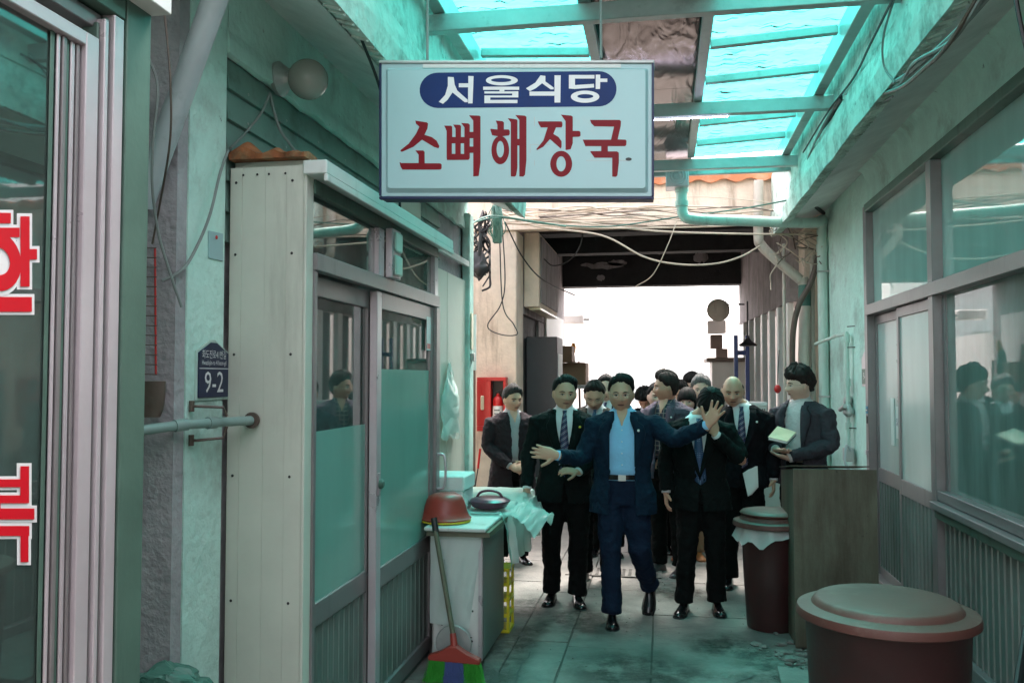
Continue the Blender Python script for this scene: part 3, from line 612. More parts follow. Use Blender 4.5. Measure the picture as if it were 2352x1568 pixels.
# right side wall leans in a little
mb = MB(); mb.hexa([(1.42, 10.31, 2.52), (1.66, 10.31, 2.52), (1.66, 10.31, 3.69), (1.42, 10.31, 3.69)], [(1.22, 14.7, 2.52), (1.5, 14.7, 2.52), (1.5, 14.7, 3.69), (1.22, 14.7, 3.69)]); mb.build('side_wall', 'grey_render', tn)
mb = MB(); mb.hexa([(1.42, 10.31, -.03), (1.66, 10.31, -.03), (1.66, 10.31, .95), (1.42, 10.31, .95)], [(1.22, 14.7, -.03), (1.5, 14.7, -.03), (1.5, 14.7, .95), (1.22, 14.7, .95)]); mb.build('side_wall', 'office_white', tn)
for k in range(7):
    y = 10.4 + k * .62; x = 1.42 - (y - 10.31) * .0456
    B('window_frame', 'white_metal', tn, x - .01, x + .06, y, y + .17, .96, 2.515, bevel=.004)
    B('window_frame', 'white_metal', tn, x + .04, x + .07, y + .18, y + .60, .96, 1.0); B('pane', 'black_paint', tn, x + .07, x + .08, y + .172, y + .618, .96, 2.51)
B('window_sill', 'white_metal', tn, 1.1, 1.43, 10.32, 14.6, 2.516, 2.535) if 0 else None
up = thing('upper_roof', 'rusty orange corrugated roofing edge lying on the beige beam', 'roof', (0, 9.9, 3.88))
vs = []; nx = 120
mb = MB(); mb.loft([[Vector((-3 + i * .055, y, 3.875 + .022 * math.sin(i * 1.25) + z + .014 * noise.noise(Vector((i * .2, 0, 0))) + i * .0006)) for i in range(nx)] + [Vector((-3 + i * .055, y, 3.862 + .022 * math.sin(i * 1.25) + z - .05 * (y < 10))) for i in range(nx - 1, -1, -1)] for y, z in ((9.72, 0), (10.6, .06))])
mb.build('corrugated_sheet', 'orange_roof', up)

# ---- what stands beyond the passage: white light, a pale wall and a far building
fb = thing('far_building', 'pale building with window bands far beyond the passage, nearly lost in glare', 'building', (-6, 42, 0))
B('wall', 'white_metal', fb, -16, -7.0, 40, 50, -.03, 9); 
for k in range(4): B('window', 'clear_glass', fb, -15 + k * 2.1, -13.8 + k * 2.1, 39.95, 39.99, 2.2, 3.6)
tag(B('far_wall', 'white_metal', None, -6.9, 30, 60, 60.4, -.03, 2.2), 'low white wall closing the view far beyond the passage', 'wall')
pl = thing('utility_pole', 'slim white pole standing in the glare beyond the passage', 'pole', (-1.0, 22, 0))
MB().tube([(-1.22, 22, -.03), (-1.22, 22, 3.5)], [.075, .07], 14).build('shaft', 'white_metal', pl, smooth=True); B('cap', 'white_metal', pl, -1.36, -1.08, 21.9, 22.1, 3.505, 3.55)
# behind the viewer: an unseen building added to block light, and a side wall
rbk = thing('rear_light_block', 'unseen building added behind the viewer to hold back light', 'building', (0, -12.5, 0)); B('wall', 'white_metal', rbk, -5, 5, -12.6, -12.1, -.03, 3.2)
B('side_wall', 'mint_plaster', ns, -1.4, -1.22, -6.0, -.51, 0, 3.3)

# ---- canopy
cn = thing('canopy_roof', 'teal translucent sheet canopy on steel beams over the alley', 'canopy', (0, 3, 3.6))
ST = 'steel_tube'
for x in (1.065, -1.17): B('long_beam', ST, cn, x - .035, x + .035, 2.8, 8.35, 3.60, 3.74, bevel=.004)
ys = [2.84, 3.6, 4.46, 6.22, 7.85]
for y in ys: B('cross_beam', ST, cn, -1.36, 1.27, y - .03, y + .03, 3.50, 3.595, bevel=.004)
for y in [3.2, 4.0, 5.3, 5.95, 6.95, 7.55]:
    mb = MB(); mb.beam((.29, y, 3.66), (1.02, y, 3.70), .05, .05); mb.build('rafter', ST, cn, bevel=.003)
    mb = MB(); mb.beam((-.44, y, 3.66), (-1.12, y, 3.70), .05, .05); mb.build('rafter', ST, cn, bevel=.003)
B('cross_beam', ST, cn, -.42, 1.2, 8.25, 8.30, 3.55, 3.61, bevel=.004)
for x in (-.40, .25): B('centre_beam', ST, cn, x - .03, x + .03, 2.8, 7.81, 3.60, 3.66, bevel=.004)
yb = 2.8
for y in [3.62, 4.44, 6.20, 8.35]:
    for xa, xb, z0, z1 in ((.27, 1.155, 3.735, 3.775), (-1.235, -.42, 3.775, 3.735)):
        mb = MB(); n = 26; rg = []
        for yy2 in (yb, y - .004): rg.append([Vector((xa + (xb - xa) * i / n, yy2, z0 + (z1 - z0) * i / n + .006 * math.sin(i * 1.9))) for i in range(n + 1)])
        mb.loft(rg, closed=False, cap=False); mb.build('roof_sheet', 'teal_sheet', cn, smooth=True)
    B('foil_panel', 'foil', cn, -.42, .27, yb, y - .004, 3.70, 3.72)
    yb = y
led = thing('led_strip', 'lit white led strip under the cross beam beside the hanging sign', 'light strip', (.2, 6.2, 3.49))
B('strip', 'white_metal', led, -.6, .47, 6.205, 6.225, 3.488, 3.499); mb = MB()
for i in range(53): mb.box(-.595 + i * .02, -.587 + i * .02, 6.203, 6.219, 3.4835, 3.4875)
mb.build('led', 'led', led)
# ================================================================== THINGS
from mathutils.geometry import tessellate_polygon
SY = 3.55
def sg(u, v, Y=SY): return pY((1500 + u * .4847) / 1.7415, (220 + v * .4847) / 1.7415, Y)
def oval(cx, cy, rx, ry, n=28): return [(cx + rx * math.cos(2 * PI * k / n), cy + ry * math.sin(2 * PI * k / n)) for k in range(n)]
def flat(polys, Y):
    """flat print: polygons, each a list of loops (outline, holes)"""
    mb = MB()
    for loops in polys:
        vs = [sg(u, v, Y) for lp in loops for u, v in lp]
        tr = tessellate_polygon([[Vector((u, v, 0)) for u, v in lp] for lp in loops])
        mb.add(vs, [tuple(t) for t in tr])
    return mb
hs = thing('hanging_sign', 'white lightbox restaurant sign with blue oval and large red Korean letters hanging over the alley', 'sign', (-.6, SY, 2.42))
tl, tr_, bl, br = sg(45, 72), sg(2300, 48), sg(45, 1198), sg(2300, 1198)
def sbox(u0, v0, u1, v1, ya, yb, mb=None):
    mb = mb or MB(); f = lambda u, v, Y: Vector((sg(u, v).x, Y, sg(u, v).z))
    mb.hexa([f(u0, v0, ya), f(u1, v0, ya), f(u1, v1, ya), f(u0, v1, ya)], [f(u0, v0, yb), f(u1, v0, yb), f(u1, v1, yb), f(u0, v1, yb)]); return mb
sbox(48, 60, 2297, 1190, SY + .012, SY + .075).build('casing', 'sign_frame_blue', hs, bevel=.003)
for q in ((40, 1172, 2303, 1194), (40, 60, 56, 1167), (2284, 60, 2303, 1167)): sbox(*q, SY - .012, SY + .011).build('frame_bar', 'sign_frame_blue', hs, bevel=.002)
sbox(38, 52, 2304, 76, SY - .014, SY + .085).build('top_cover', 'steel_tube', hs, bevel=.002)
fm = MB()   # moulded plastic face: rim then a raised panel
def rr(u0, v0, u1, v1, r, Y, n=5):
    out = []
    for cx_, cy_, a0 in ((u1 - r, v0 + r, -90), (u1 - r, v1 - r, 0), (u0 + r, v1 - r, 90), (u0 + r, v0 + r, 180)):
        for k in range(n + 1):
            a = math.radians(a0 + 90 * k / n); p = sg(cx_ + r * math.cos(a), cy_ + r * math.sin(a)); out.append(Vector((p.x, Y, p.z)))
    return out
fm.loft([rr(57, 77, 2283, 1167, 5, SY + .011), rr(57, 77, 2283, 1167, 5, SY - .004), rr(95, 115, 2255, 1140, 20, SY - .004), rr(118, 135, 2232, 1108, 26, SY - .022)])
fm.build('face_panel', 'sign_white', hs)
sbox(400, 80, 2030, 112, SY - .008, SY - .0045).build('repair_tape', 'white_metal', hs)
YF = SY - .0225
# letters sit on the raised panel (moved onto its plane, same height and width)
_sg = sg
def sgf(u, v, Y): p = _sg(u, v, SY); return Vector((p.x, Y, p.z))
def flatf(polys, Y):
    mb = MB()
    for loops in polys:
        vs = [sgf(u, v, Y) for lp in loops for u, v in lp]; tr = tessellate_polygon([[Vector((u, v, 0)) for u, v in lp] for lp in loops])
        mb.add(vs, [tuple(t) for t in tr])
    return mb
pill = [(530 + 150 * math.cos(math.radians(a)), 307 - 145 * math.sin(math.radians(a))) for a in range(90, 271, 12)] + [(1850 + 146 * math.cos(math.radians(a)), 295 - 145 * math.sin(math.radians(a))) for a in range(-90, 91, 12)]
bp = flatf([[pill]], YF - .0002).build('blue_oval', 'sign_blue', hs)
for g_ in (
    [[[(612,197),(660,200),(668,260),(690,310),(775,385),(775,405),(750,405),(650,325),(610,385),(572,418),(538,402),(590,345),(612,270)]], [[(780,190),(823,192),(815,415),(778,415),(778,283),(702,283),(702,250),(780,250)]]],
    [[oval(1055,226,131,42), oval(1050,224,84,17)], [[(902,278),(1197,278),(1197,304),(1076,304),(1076,318),(1036,318),(1036,304),(902,304)]], [[(912,316),(1190,316),(1190,366),(960,366),(960,386),(1183,386),(1183,413),(912,413),(912,350),(1140,350),(1140,334),(912,334)]]],
    [[[(1372,185),(1412,190),(1412,235),(1480,285),(1480,300),(1455,300),(1385,250),(1335,290),(1285,315),(1253,292),(1330,245)]], [[(1487,185),(1538,185),(1535,408),(1487,408),(1487,352),(1282,352),(1282,318),(1487,318)]]],
    [[[(1605,182),(1815,182),(1815,212),(1655,212),(1655,265),(1810,255),(1812,285),(1650,297),(1605,293)]], [[(1825,180),(1862,180),(1862,212),(1920,212),(1920,240),(1862,240),(1860,297),(1825,297)]], [oval(1738,360,117,50), oval(1740,357,66,18)]]):
    flatf(g_, YF - .0006).build('white_letter', 'decal_white', bp)
for g_ in (
    [[[(345,555),(440,570),(450,580),(445,620),(420,672),(480,690),(520,720),(543,765),(535,783),(500,772),(400,712),(330,770),(235,812),(222,805),(225,795),(290,745),(350,665),(378,605),(350,580)]], [[(345,800),(410,800),(422,812),(422,905),(550,905),(562,915),(560,950),(550,957),(240,957),(225,935),(216,900),(218,895),(230,903),(372,903),(372,835)]]],
    [[[(582,597),(640,597),(648,608),(648,690),(675,690),(675,620),(655,588),(710,590),(720,600),(720,690),(748,690),(748,610),(720,575),(780,578),(792,590),(792,648),(820,648),(820,555),(785,512),(870,515),(880,522),(880,900),(865,1010),(820,1013),(820,820),(792,820),(792,865),(780,878),(605,878),(602,860),(602,640)], [(645,742),(673,742),(673,828),(645,828)], [(718,742),(745,742),(745,828),(718,828)], [(792,700),(820,700),(820,768),(792,768)]]],
    [[[(1005,555),(1060,560),(1072,570),(1072,628),(1110,628),(1120,640),(1120,668),(1110,678),(1060,684),(1024,684),(975,675),(960,630),(965,622),(1018,628),(1018,590)]], [oval(1042,797,73,117), oval(1042,790,30,68)], [[(1102,535),(1175,545),(1183,555),(1183,705),(1198,705),(1198,550),(1165,510),(1245,515),(1257,525),(1257,880),(1245,1000),(1230,1015),(1198,1013),(1198,760),(1183,760),(1183,940),(1172,1005),(1160,1015),(1130,1013),(1128,1000),(1128,570)]]],
    [[[(1350,562),(1545,562),(1552,575),(1552,600),(1545,612),(1500,612),(1478,665),(1520,690),(1545,725),(1545,770),(1538,785),(1450,708),(1395,770),(1345,797),(1337,790),(1395,720),(1430,612),(1375,612),(1358,585)]], [[(1540,507),(1625,515),(1637,525),(1637,640),(1690,640),(1700,650),(1700,680),(1690,688),(1637,690),(1637,740),(1620,790),(1580,797),(1577,790),(1577,560)]], [oval(1542,910,90,107), oval(1541,910,38,62)]],
    [[[(1778,550),(2020,550),(2032,560),(2030,600),(2005,710),(2070,712),(2078,722),(2076,755),(2066,765),(1925,765),(1925,808),(2000,808),(2015,820),(2015,900),(2003,1005),(1990,1017),(1960,1015),(1960,860),(1815,860),(1780,812),(1785,806),(1870,806),(1870,765),(1740,765),(1718,712),(1950,712),(1975,605),(1815,603),(1790,580)]]]):
    flatf(g_, YF - .0003).build('red_letter', 'sign_red', hs)
for q in ((1320,525,1325,600),(1288,750,1450,754),(1286,754,1290,820),(1745,880,1950,884),(2015,880,2110,885),(1320,880,1324,925),(980,602,1020,605),(1030,945,1090,948)):
    flatf([[[(q[0],q[1]),(q[2],q[1]),(q[2],q[3]),(q[0],q[3])]]], YF - .0001).build('scratch', 'steel_tube', hs)
flatf([[oval(2095, 872, 26, 14, 12)]], YF - .0002).build('chipped_patch', 'black_paint', hs)
for x in (-1.0, -.25): MB().tube([(x, SY + .05, sg(500, 60).z - .01), (x, SY + .05, 3.6)], .006, 6).build('hanger_wire', 'cable_grey', hs)

# globe lamp on the wall
gp = pX(632, 182, LX)
gp.z = 3.02; gp.y = 3.66
gl_ = thing('globe_lamp', 'grey glass globe lamp on a round bracket on the mint wall above the siding', 'lamp', (LX, gp.y, 3.03))
cz = 3.01
MB().lathe([(.075, 0), (.078, .02), (.06, .04), (.045, .06), (.045, .085)], (LX - .002, gp.y, cz), 24, ax='X').build('bracket', 'steel_tube', gl_, smooth=True)
MB().ell((LX + .148, gp.y, cz - .01), (.090, .090, .090), 32, 20).build('globe', 'globe_glass', gl_, smooth=True)

# house number plate
hp = thing('number_plate', 'navy house number plate reading 9-2 on the mint wall strip', 'sign', (LX, 3.09, 1.7))
def pent(y0, y1, z0, z1, zt, x, m, par, nm='plate', th=.006):
    mb = MB(); c = (y0 + y1) / 2; r = .006
    mb.prism([(y0, z0), (y1, z0), (y1, z1), (c + .02, zt), (c - .02, zt), (y0, z1)], lambda u, v, d: Vector((x + d, u, v)), th); return mb.build(nm, m, par, bevel=.001)
a, b = pX(445, 920, LX), pX(519, 920, LX); z0 = a.z; zt = pX(480, 780, LX).z
pent(a.y, b.y, z0, zt - .045, zt, LX + .001, 'pvc_mint', hp, 'plate_rim'); pent(a.y + .012, b.y - .008, z0 + .010, zt - .051, zt - .011, LX + .0072, 'navy', hp)
cy_ = (a.y + b.y) / 2 + .002; wdt = b.y - a.y
textpart('화도진로41번길', 'decal_white', hp, (LX + .0138, cy_, z0 + .172), (0, 1, 0), (0, 0, 1), .036, sx=.78)
textpart('Hwadojin-ro 41beon-gil', 'decal_white', hp, (LX + .0138, cy_, z0 + .142), (0, 1, 0), (0, 0, 1), .026, sx=.74)
textpart('9-2', 'decal_white', hp, (LX + .0138, cy_, z0 + .064), (0, 1, 0), (0, 0, 1), .115, sx=.98)
B('line', 'decal_white', hp, LX + .0133, LX + .0138, a.y + .014, b.y - .010, z0 + .119, z0 + .122)
nt_ = thing('paper_notice', 'small white paper notice pinned high on the mint wall strip', 'notice', (LX, 3.1, 2.2)); q = [pX(477, 530, LX), pX(509, 537, LX), pX(509, 600, LX), pX(477, 592, LX)]
MB().hexa([v + Vector((.002, 0, 0)) for v in q], [v + Vector((.006, 0, 0)) for v in q]).build('paper', 'sign_white', nt_); MB().ell(((q[0] + q[1]) / 2) + Vector((.008, 0, -.02)), (.004, .008, .008), 8, 6).build('pin', 'fire_red', nt_)
# grey pipes at the left
def pipe(name, label, pts, r, m, joints=(), cat='pipe', k=6, parent=None):
    o = MB().tube(crom(pts, k) if k > 1 else pts, r, 16).build(name, m, parent, smooth=True)
    if label: tag(o, label, cat)
    for p, q, rr_ in joints: MB().tube([p, q], rr_, 16).build('coupling', m, o, smooth=True)
    return o
p0, p1 = pY(325, 470, 2.80), pY(515, -60, 2.66)
pipe('drain_pipe', 'thick grey drain pipe slanting down behind the near shop front corner', [p0, p1], .042, 'pvc_grey', k=1)
p0, p1, p2 = pY(310, 990, 2.7), pX(430, 974, LX + .045), Vector((-1.60, 3.20, pY(560, 965, 3.2).z))
wp = pipe('water_pipe', 'pale mint water pipe running level below the number plate into a flange', [p0, p1, p2], .018, 'pvc_green', k=1, joints=[(p1 - (p1 - p0) * .25, p1 + Vector((0, 0, 0)), .022), (p1 + (p2 - p1) * .3, p1 + (p2 - p1) * .42, .022)])
MB().lathe([(.032, 0), (.032, .010), (.024, .022)], (p2.x, 3.205, p2.z), 18, ax='Y').build('flange', 'brown_metal', wp, smooth=True)
ck = thing('pipe_clamp', 'rusty steel clamp bracket holding the level mint pipe below the number plate', 'bracket', (LX, 3.05, 1.5))
for dz in (.055, -.07):
    c0 = pX(440, 967, LX + .01)
    MB().tube([c0 + Vector((0, -.0, dz)), c0 + Vector((.02, .0, dz)), c0 + Vector((.10, .05, dz * .9)), c0 + Vector((.11, .055, dz * .3))], .006, 6).build('strap', 'brown_metal', ck)
    MB().tube([c0 + Vector((.0, 0, dz - .02)), c0 + Vector((0, 0, dz + .02))], .010, 8).build('bolt', 'brown_metal', ck)
# rack, scoop and scraps hanging in the gap
wr = thing('wire_rack', 'thin red and grey wire rack hanging in the gap beside the near shop front', 'rack', (-1.75, 2.82, 1.8))
a0, a1 = pY(356, 570, 2.78), pY(358, 860, 2.78)
MB().tube([a0, a1], .0035, 6).build('red_rod', 'fire_red', wr)
for i in range(14):
    p = a0.lerp(a1, i / 13.); MB().tube([p + Vector((-.09, 0, .004)), p + Vector((.008, -.004, 0))], .002, 5).build('rung', 'brown_metal', wr)
sc_ = thing('brown_scoop', 'brown metal scoop hanging above the level pipe at the gap edge', 'scoop', tuple(pY(355, 920, 2.78)))
q = pY(330, 875, 2.78); mb = MB(); rg = []
for i in range(9):
    t = i / 8; z = q.z - .125 * t; ww = .052 * (1 - .35 * t ** 4); rg.append([Vector((q.x + .03 + ww * math.cos(a) * (1 if a < PI + .1 else 1), 2.78 + .03 * math.sin(a) * (1 - .3 * t), z)) for a in [2 * PI * k / 14 for k in range(14)]])
mb.loft(rg); mb.build('blade', 'brown_metal', sc_, smooth=True)
# green bundled net on the ground at lower left
bg_ = pY(400, 1560, 2.75); mb = MB(); mb.ell((bg_.x, 2.72, bg_.z - .04), (.16, .08, .09), 40, 26)
for v in mb.v: v += Vector(noise.noise_vector(v * 16)) * .028 + Vector(noise.noise_vector(v * 50)) * .008
tag(mb.build('net_bundle', 'cable_green', None), 'crumpled dark green net bundle piled at the foot of the grey end wall', 'net')
crt = tag(B('storage_crate', 'room_grey', None, bg_.x - .17, bg_.x + .12, 2.64, 2.82, 0, bg_.z - .10, bevel=.01), 'grey storage crate below the green net bundle by the end wall', 'crate')

# ---- freezer, sheeted counter and what stands on them
fz = thing('freezer_cabinet', 'scuffed white freezer cabinet draped with clear plastic beside the sliding door', 'freezer', (-1.15, 5.15, 0))
B('body', 'white_metal', fz, -1.33, -1.035, 4.93, 5.60, .05, .75, bevel=.012); B('side_panel', 'slat_alu', fz, -1.034, -1.028, 4.95, 5.58, .05, .73)
B('plinth', 'black_paint', fz, -1.31, -1.06, 4.97, 5.57, 0, .049); B('door_edge', 'bright_alu', fz, -1.052, -1.03, 4.915, 4.929, .05, .73)
B('worktop', 'white_metal', fz, -1.36, -1.0, 4.86, 5.62, .781, .805, bevel=.006); B('board', 'wood_stick', fz, -1.35, -.98, 4.88, 5.60, .751, .78)
mb = MB()
for i in range(16): mb.box(-1.2 + random.uniform(-.06, .10), -1.2 + random.uniform(.0, .02) + .06, 4.9275, 4.9285, 0, 0)
for i in range(14):
    x, z = -1.2 + random.uniform(-.08, .12), .14 + random.uniform(0, .2); mb.ell((x, 4.9285, z), (random.uniform(.004, .014), .0015, random.uniform(.003, .008)), 8, 4)
mb.build('paint_chip', 'black_paint', fz, kind='stuff')
cb = thing('side_counter', 'low counter under a wrinkled clear plastic sheet along the left wall', 'counter', (-1.4, 6.1, 0))
B('top', 'wood_stick', cb, -1.68, -1.06, 5.63, 6.7, .75, .785); 
for x in (-1.63, -1.32):
    for y in (5.7, 6.62): B('leg', 'steel_tube', cb, x, x + .04, y, y + .04, 0, .749)
# plastic sheets: draped grids
def drape(name, label, x0, x1, y0, y1, zt, over, seed, flare=.10, m='plastic_film', n=34, cat='plastic sheet'):
    # covers the top and hangs over the alley side (+x) with folds
    mb = MB(); vs = []; nu, nv = n, 40; W_ = (x1 - x0)
    for j in range(nv + 1):
        y = y0 + (y1 - y0) * j / nv; hang = over * (.75 + .5 * noise.noise(Vector((y * 3.1, seed, 0))))
        for i in range(nu + 1):
            s = (W_ + hang) * i / nu; q = noise.noise_vector(Vector((s * 7, y * 7, seed))) + .4 * noise.noise_vector(Vector((s * 21, y * 21, seed)))
            if s < W_: p = Vector((x0 + s, y, zt + .006)) + Vector((0, 0, abs(q.z) * .018))
            else:
                d = s - W_; f = math.sin(y * 26 + seed * 3 + noise.noise(Vector((y * 4, seed, 2))) * 5)
                p = Vector((x1 + flare * (1 - math.exp(-d * 6)) + .022 * f * min(1, d * 6), y, zt - max(0, d - .04) * .95)) + q * .014
            vs.append(p)
    mb.add(vs, [(j * (nu + 1) + i, j * (nu + 1) + i + 1, (j + 1) * (nu + 1) + i + 1, (j + 1) * (nu + 1) + i) for j in range(nv) for i in range(nu)])
    return tag(mb.build(name, m, None, smooth=True), label, cat)
drape('plastic_sheet', 'wrinkled clear plastic sheet hanging over the counter edge into the alley', -1.6, -1.0, 5.3, 6.6, .81, .50, 3, .07)
mb = MB(); vs = []; nu, nv = 30, 30   # corner blown out towards the walkers
for j in range(nv + 1):
    for i in range(nu + 1):
        u, v = i / nu, j / nv; x = -.98 + u * (.25 - .16 * abs(v - .35) * 1.4); y = 5.35 + v * 1.1 + .1 * u
        z = .815 - .02 * u - .16 * u * u * (1 - .6 * math.exp(-((v - .35) / .25) ** 2)) + .03 * math.sin(v * 7) * u + .03 * noise.noise(Vector((u * 5, v * 5, 1))) + .01 * noise.noise(Vector((u * 18, v * 18, 1))) - .03 * v
        vs.append((x, y, z))
mb.add(vs, [(j * (nu + 1) + i, j * (nu + 1) + i + 1, (j + 1) * (nu + 1) + i + 1, (j + 1) * (nu + 1) + i) for j in range(nv) for i in range(nu)])
tag(mb.build('plastic_flap', 'plastic_film', None, smooth=True), 'pale plastic flap sticking out from the counter toward the striped tie man', 'plastic sheet')
mb = MB(); vs = []   # sheet hanging down the front of the freezer
for j in range(25):
    for i in range(17):
        u, v = i / 16, j / 24; x = -1.335 + .25 * u + .055 * (1 - v) * u; z = .78 - v * .53 - .02 * u
        vs.append((x - .02 * v * u, 4.918 - .012 * abs(math.sin(u * 9 + v * 2)) - .01 * noise.noise(Vector((u * 4, v * 4, 7))), z))
mb.add(vs, [(j * 17 + i, j * 17 + i + 1, (j + 1) * 17 + i + 1, (j + 1) * 17 + i) for j in range(24) for i in range(16)])
tag(mb.build('plastic_curtain', 'plastic_film', None, smooth=True), 'cloudy plastic sheet hanging down the front of the white freezer', 'plastic sheet')
# styrofoam box
sf = thing('styrofoam_box', 'pale styrofoam box standing behind the upturned red basin', 'box', (-1.35, 5.9, .87))
B('box', 'styrofoam', sf, -1.66, -1.235, 5.30, 5.60, .812, .95, bevel=.006); B('lid', 'styrofoam', sf, -1.67, -1.225, 5.29, 5.61, .951, 1.045, bevel=.008)
bn = thing('washing_basin', 'upturned dark red plastic basin on the freezer top', 'basin', (-1.16, 5.2, .86))
MB().lathe([(.152, 0), (.156, .008), (.142, .018), (.130, .05), (.112, .11), (.098, .135), (.07, .148), (0.01, .150)], (-1.285, 5.06, .822), 40).build('basin', 'red_plastic', bn, smooth=True)
MB().lathe([(.150, 0), (.154, .004), (.150, .010)], (-1.285, 5.06, .810), 40).build('yellow_rim', 'yellow_plastic', bn, smooth=True)
pd = thing('lidded_dish', 'glossy purple round dish with handled lid on the plastic covered counter', 'dish', (-1.15, 6.55, .88))
cx_, cy_ = -1.105, 5.50
MB().lathe([(.08, 0), (.11, .01), (.122, .03), (.125, .04)], (cx_, cy_, .825), 36).build('bowl', 'purple_plastic', pd, smooth=True)
MB().lathe([(.132, 0), (.134, .008), (.11, .022), (.08, .030), (.01, .032)], (cx_, cy_, .866), 36).build('lid', 'purple_plastic', pd, smooth=True)
MB().tube(crom([(cx_ - .09, cy_, .880), (cx_ - .06, cy_, .922), (cx_, cy_, .935), (cx_ + .06, cy_, .922), (cx_ + .09, cy_, .880)], 6), .008).build('handle', 'purple_plastic', pd, smooth=True)
yc = thing('yellow_crate', 'yellow plastic crate standing on end beneath the plastic sheet', 'crate', (-1.1, 5.8, 0))
for z in (.0, .10, .20, .30, .395): B('rib', 'yellow_plastic', yc, -1.30, -1.0, 5.63, 5.82, z, z + .022, bevel=.003)
for x in (-1.30, -1.02):
    for y in (5.632, 5.80): B('corner_post', 'yellow_plastic', yc, x + .002, x + .018, y, y + .018, .023, .394)
# broom
br_ = thing('broom', 'worn broom with green and blue bristles leaning on the white freezer', 'broom', (-1.12, 4.72, 0))
MB().tube([(-1.30, 4.85, .86), (-1.283, 4.84, .78)], .018, 10).build('grip', 'black_rubber', br_)
MB().tube([(-1.288, 4.84, .80), (-1.145, 4.70, .24)], .014, 10).build('handle', 'wood_stick', br_, smooth=True)
MB().tube([(-1.15, 4.705, .26), (-1.135, 4.69, .17)], [.017, .022], 10).build('socket', 'red_plastic', br_)
mb = MB(); mb.prism([(-1.28, .118), (-.99, .108), (-.99, .135), (-1.06, .165), (-1.12, .20), (-1.16, .20), (-1.22, .165), (-1.28, .145)], lambda u, v, d: Vector((u, 4.66 + d, v)), .05); mb.build('broom_head', 'red_plastic', br_, bevel=.006)
bh = None
for nm, m_, xa, xb in (('green_bristles', 'bristle_green', -1.275, -1.185), ('blue_bristles', 'bristle_blue', -1.185, -1.085), ('green_bristles', 'bristle_green', -1.085, -.995)):
    mb = MB()
    for i in range(260):
        x = random.uniform(xa, xb); y = random.uniform(4.662, 4.708); e = (x + 1.135) * .22
        mb.tube([(x, y, .125), (x + e * .5 + random.uniform(-.006, .006), y + random.uniform(-.01, .01), .06), (x + e + random.uniform(-.015, .015), y - .01 + random.uniform(-.02, .02), .004)], [.0016, .0014, .0012], 3, cap=False)
    mb.build(nm, m_, br_, kind='stuff')
dp = thing('dustpan', 'grey steel dustpan standing behind the broom', 'dustpan', (-1.2, 4.8, 0))
MB().lathe([(.10, 0), (.105, .008), (.09, .012)], (-1.18, 4.84, .16), 24, ax='Y').build('pan', 'steel_tube', dp, smooth=True); MB().tube([(-1.19, 4.86, .2), (-1.25, 4.88, .62)], .008).build('handle', 'steel_tube', dp)

# ---- right foreground: rusty sheet metal bin box, plastic tubs
mc = thing('metal_cabinet', 'tall rust stained grey green sheet metal box open at the top', 'metal box', (1.05, 5.8, 0))
x0, x1, y0, y1 = .785, 1.27, 5.62, 6.22
for q in ((x0, x1, y0, y0 + .012), (x0, x0 + .012, y0 + .013, y1), (x1 - .012, x1, y0 + .013, y1), (x0 + .013, x1 - .013, y1 - .012, y1)):
    mb = MB(); mb.box(*q, .01, 1.03 if q[2] > y0 + .1 else 1.095); [v.__setitem__(2, 1.03) for v in mb.v if v.z > 1 and v.y > y0 + .1]; mb.build('side_sheet', 'rust_sheet', mc, jit=.004)
B('corner_seam', 'rust_sheet', mc, x0 - .004, x0 + .02, y0 - .004, y0 - .0005, .01, 1.095); B('inside', 'black_paint', mc, x0 + .02, x1 - .02, y0 + .02, y1 - .02, .02, 1.04)  # black filler block stands for the shade inside the box
mb = MB(); mb.hexa([(x0 - .01, y0 + .03, 1.108), (x1 - .04, y0 + .01, 1.112), (x1 - .02, y1, 1.045), (x0 - .01, y1, 1.045)], [(x0 - .01, y0 + .03, 1.114), (x1 - .04, y0 + .01, 1.118), (x1 - .02, y1, 1.050), (x0 - .01, y1, 1.050)]); mb.build('bent_lid', 'rust_sheet', mc)
def tub(label, c, r, h, rl, name='lidded_tub'):
    t = thing(name, label, 'tub', (c[0], c[1], 0)); n = 56
    MB().lathe([(r * .80, .0), (r * .82, .01), (r * .93, h * .55), (r * .97, h - .03), (r, h - .02), (r * 1.0, h)], (c[0], c[1], 0.002), n).build('body', 'maroon_body', t, smooth=True)
    l = MB().lathe([(rl * .97, -.035), (rl, -.030), (rl * 1.0, -.012), (rl * .985, .0), (rl * .86, .010), (rl * .83, .011), (rl * .815, .018), (rl * .79, .030), (rl * .75, .036), (rl * .4, .037), (.01, .038)], (c[0], c[1], h + .004), n).build('lid', 'maroon_plastic', t, smooth=True)
    return t
tub('big maroon plastic tub with dusty round lid in the right foreground', (.815, 3.50), .298, .79, .322)
t2 = tub('dark maroon tub with stacked lids and plastic liner beside the metal box', (.695, 6.08), .195, .70, .246)
MB().lathe([(.195, 0), (.20, .012), (.188, .024), (.16, .030), (.01, .031)], (.695, 6.08, .744), 40).build('upper_lid', 'maroon_plastic', t2, smooth=True)
mb = MB(); n = 60; rg = []
for j in range(7):
    rg.append([Vector((.695 + (.206 + .012 * math.sin(k * .9) + .006 * j) * math.cos(2 * PI * k / n), 6.08 + (.206 + .012 * math.sin(k * .9) + .006 * j) * math.sin(2 * PI * k / n),   .668 - j * .012 * (1.0 + .9 * noise.noise(Vector((k * .3, 0, 3))) + .5 * math.sin(k * .21)))) for k in range(n)])
mb.loft(rg, cap=False); mb.build('plastic_liner', 'plastic_film', t2, smooth=True)
mb = MB(); p0 = pY(2180, 1600, 3.9); 
